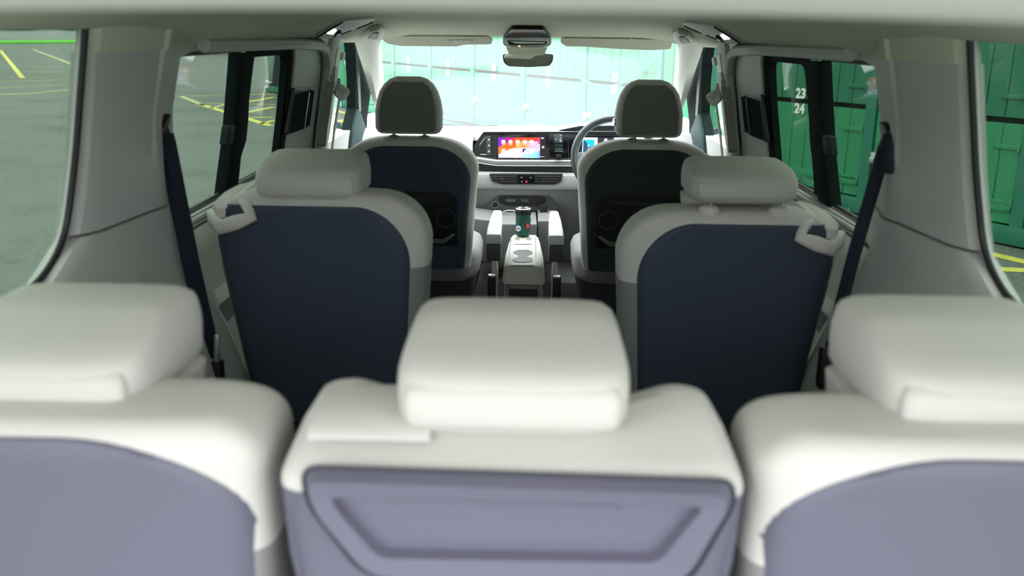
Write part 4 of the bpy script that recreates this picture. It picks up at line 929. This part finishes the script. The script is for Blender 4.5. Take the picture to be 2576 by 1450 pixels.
A = poly3([(1304, 115), (1309, 115), (1309, 118), (1304, 118)], Yc-.014, .8); MB().prism(A, (0, .003, 0)).build('amber_lamp', mat('amber', (.5, .3, .1), .4, emit=(1, .55, .2), estr=1.5), OC)
def visor(pts, label, sticker):
    f = fillet(pts, 5, 4); A = [U(a, b, Y=3.93+.0025*(b-90)) for a, b in f]
    v = thing('sun_visor', label, 'sun visor', sum(A, Vector((0, 0, 0)))/len(A), 'sun visors')
    MB().loft([A, [p+Vector((0, .016, .004)) for p in A]]).build('visor_flap', LINER, v, bevel=.005, seg=3)
    if sticker:
        MB().prism([U(a, b, Y=3.925+.0025*(b-90)) for a, b in ((1122.5, 101.5), (1193.5, 101.2), (1193.5, 108.3), (1123, 108.8))], (0, .003, 0)).build('warning_sticker', mat('sticker_cream', (.70, .69, .62), .6), v)
        k = MB()
        for cx, w in ((1133, 7), (1154, 3), (1165, 3.2), (1176, 3), (1186, 3.4)):
            for dy in (-1.6, 0, 1.6): k.prism([U(cx+q*w, 105+dy+e, Y=3.922+.0025*15) for q, e in ((-1, -.3), (1, -.3), (1, .3), (-1, .3))], (0, .001, 0))
        k.build('sticker_print', mat('print_grey', (.35, .35, .32), .6), v)
    for cx in (pts[0][0]+12, pts[1][0]-12): MB().tube([U(cx, pts[0][1]+2, Y=3.95), U(cx, pts[0][1]-3, Y=3.97)], .005, 8).build('visor_clip', TRIM, v)
    return v
visor([(961, 91), (1226, 92), (1240, 99), (1236, 112), (1168, 113), (1150, 117.5), (1012, 116.5), (975, 111), (964, 104)], 'folded left sun visor carrying a cream warning sticker', True)
visor([(1412, 96), (1600, 98), (1672, 101), (1692, 110), (1687, 124), (1640, 127), (1560, 124), (1470, 118), (1424, 117), (1410, 108)], 'folded right sun visor without a sticker, above the driver', False)
for sd, sn in ((-1, 'left'), (1, 'right')):
    def X(px): return px if sd < 0 else 2*1327-px
    def mirC(px, py):
        p = on_ceiling(px, py); return Vector((sd*abs(p.x), p.y, p.z))
    pts = [(793, 88), (858, 47), (938, 41), (941, 46), (880, 72), (835, 88), (812, 92)]
    A = [mirC(a, b) for a, b in fillet(pts, 5, 4)]
    rlm = thing('reading_lamp', 'long roof module with lit reading lamp near the %s sliding window' % sn, 'reading lamp', sum(A, Vector((0, 0, 0)))/len(A), 'roof reading lamp modules')
    dn = Vector((-sd*.004, -.0, -.007))
    MB().loft([[p-dn*.6 for p in A], [p+dn for p in A]]).build('module_panel', TRIM, rlm, bevel=.002)
    MB().tube([mirC(a, b)+dn*1.2 for a, b in ((793, 88), (828, 66), (858, 48))], .0025, 6).build('module_edge_line', BLK2, rlm)
    MB().tube([mirC(a, b)+dn*1.2 for a, b in ((835, 87), (862, 77), (880, 70))], .0020, 6).build('module_edge_line', BLK2, rlm)
    MB().tube([mirC(a, b)+dn*1.2 for a, b in ((893, 66), (920, 56), (935, 49))], .0020, 6).build('module_edge_line', BLK2, rlm)
    L_ = [mirC(a, b) for a, b in fillet([(817, 76.5), (829, 66.5), (843, 67.5), (833, 78.5)], 1.5)]
    MB().loft([[p+dn*.9 for p in L_], [p+dn*1.6 for p in L_]]).build('lamp_lens', LED, rlm)
    K_ = [mirC(a, b)+dn for a, b in ((838, 82), (841, 75), (853, 70), (848, 77))]; MB().loft([K_, [p+dn*1.2 for p in K_]]).build('coat_hook', BLK, rlm)
    gh = thing('handgrip', 'light roof grab handle above the %s front door' % sn, 'grab handle', mirC(938, 85), 'roof grab handles')
    def near(px, py, k): return CAM+(mirC(px, py)-CAM)*(1-k)
    hp = [near(911, 93, .0), near(922, 84, .010), near(936, 74, .018), near(949, 69, .020), near(960, 74, .018), near(960, 84, .010), near(953, 95, .0)]
    MB().tube(hp, [.010, .011, .012, .012, .012, .011, .008], 10, flat=(1.1, .8)).build('handle', TRIMW, gh)
    C_ = [near(a, b, .002) for a, b in fillet([(925, 96), (938, 82), (952, 82), (946, 99)], 3)]; MB().loft([C_, [near_p + Vector((0, -.004, -.002)) for near_p in C_]]).build('handle_recess', BLK2, gh)
    dm = thing('door_mirror', 'dark door mirror outside the %s front window' % sn, 'door mirror', (sd*1.04, 4.95, .72), 'door mirrors')
    q = [(837, 368), (837, 318), (842, 304), (851, 307), (859, 330), (861, 355), (857, 370), (846, 376)] if sd < 0 else [(1782, 388), (1784, 345), (1792, 326), (1808, 322), (1822, 340), (1824, 380), (1810, 392)]
    A = [U(a, b, Y=4.95) for a, b in fillet(q, 4)]; cm = sum(A, Vector((0, 0, 0)))/len(A)
    MB().loft([A, [p+Vector((0, .04, 0)) for p in A], [cm+(p-cm)*.6+Vector((0, .10, 0)) for p in A]]).build('mirror_shell', mat('mirror_shell', (.03, .06, .06), .25), dm)
    MB().prism([cm+(p-cm)*.86+Vector((0, -.001, 0)) for p in A], (0, -.003, 0)).build('mirror_face', mat('mirror_face', (.10, .16, .16), .1, metal=.6), dm)
    MB().tube([A[len(A)*i//12] for i in range(8, 12)], .006, 8).build('light_rim', TRIMW, dm)
    MB().tube([cm+Vector((-sd*.0, .05, -.06)), Vector((sd*.86, 4.85, .70))], .02, 10).build('mirror_arm', BLK, dm)
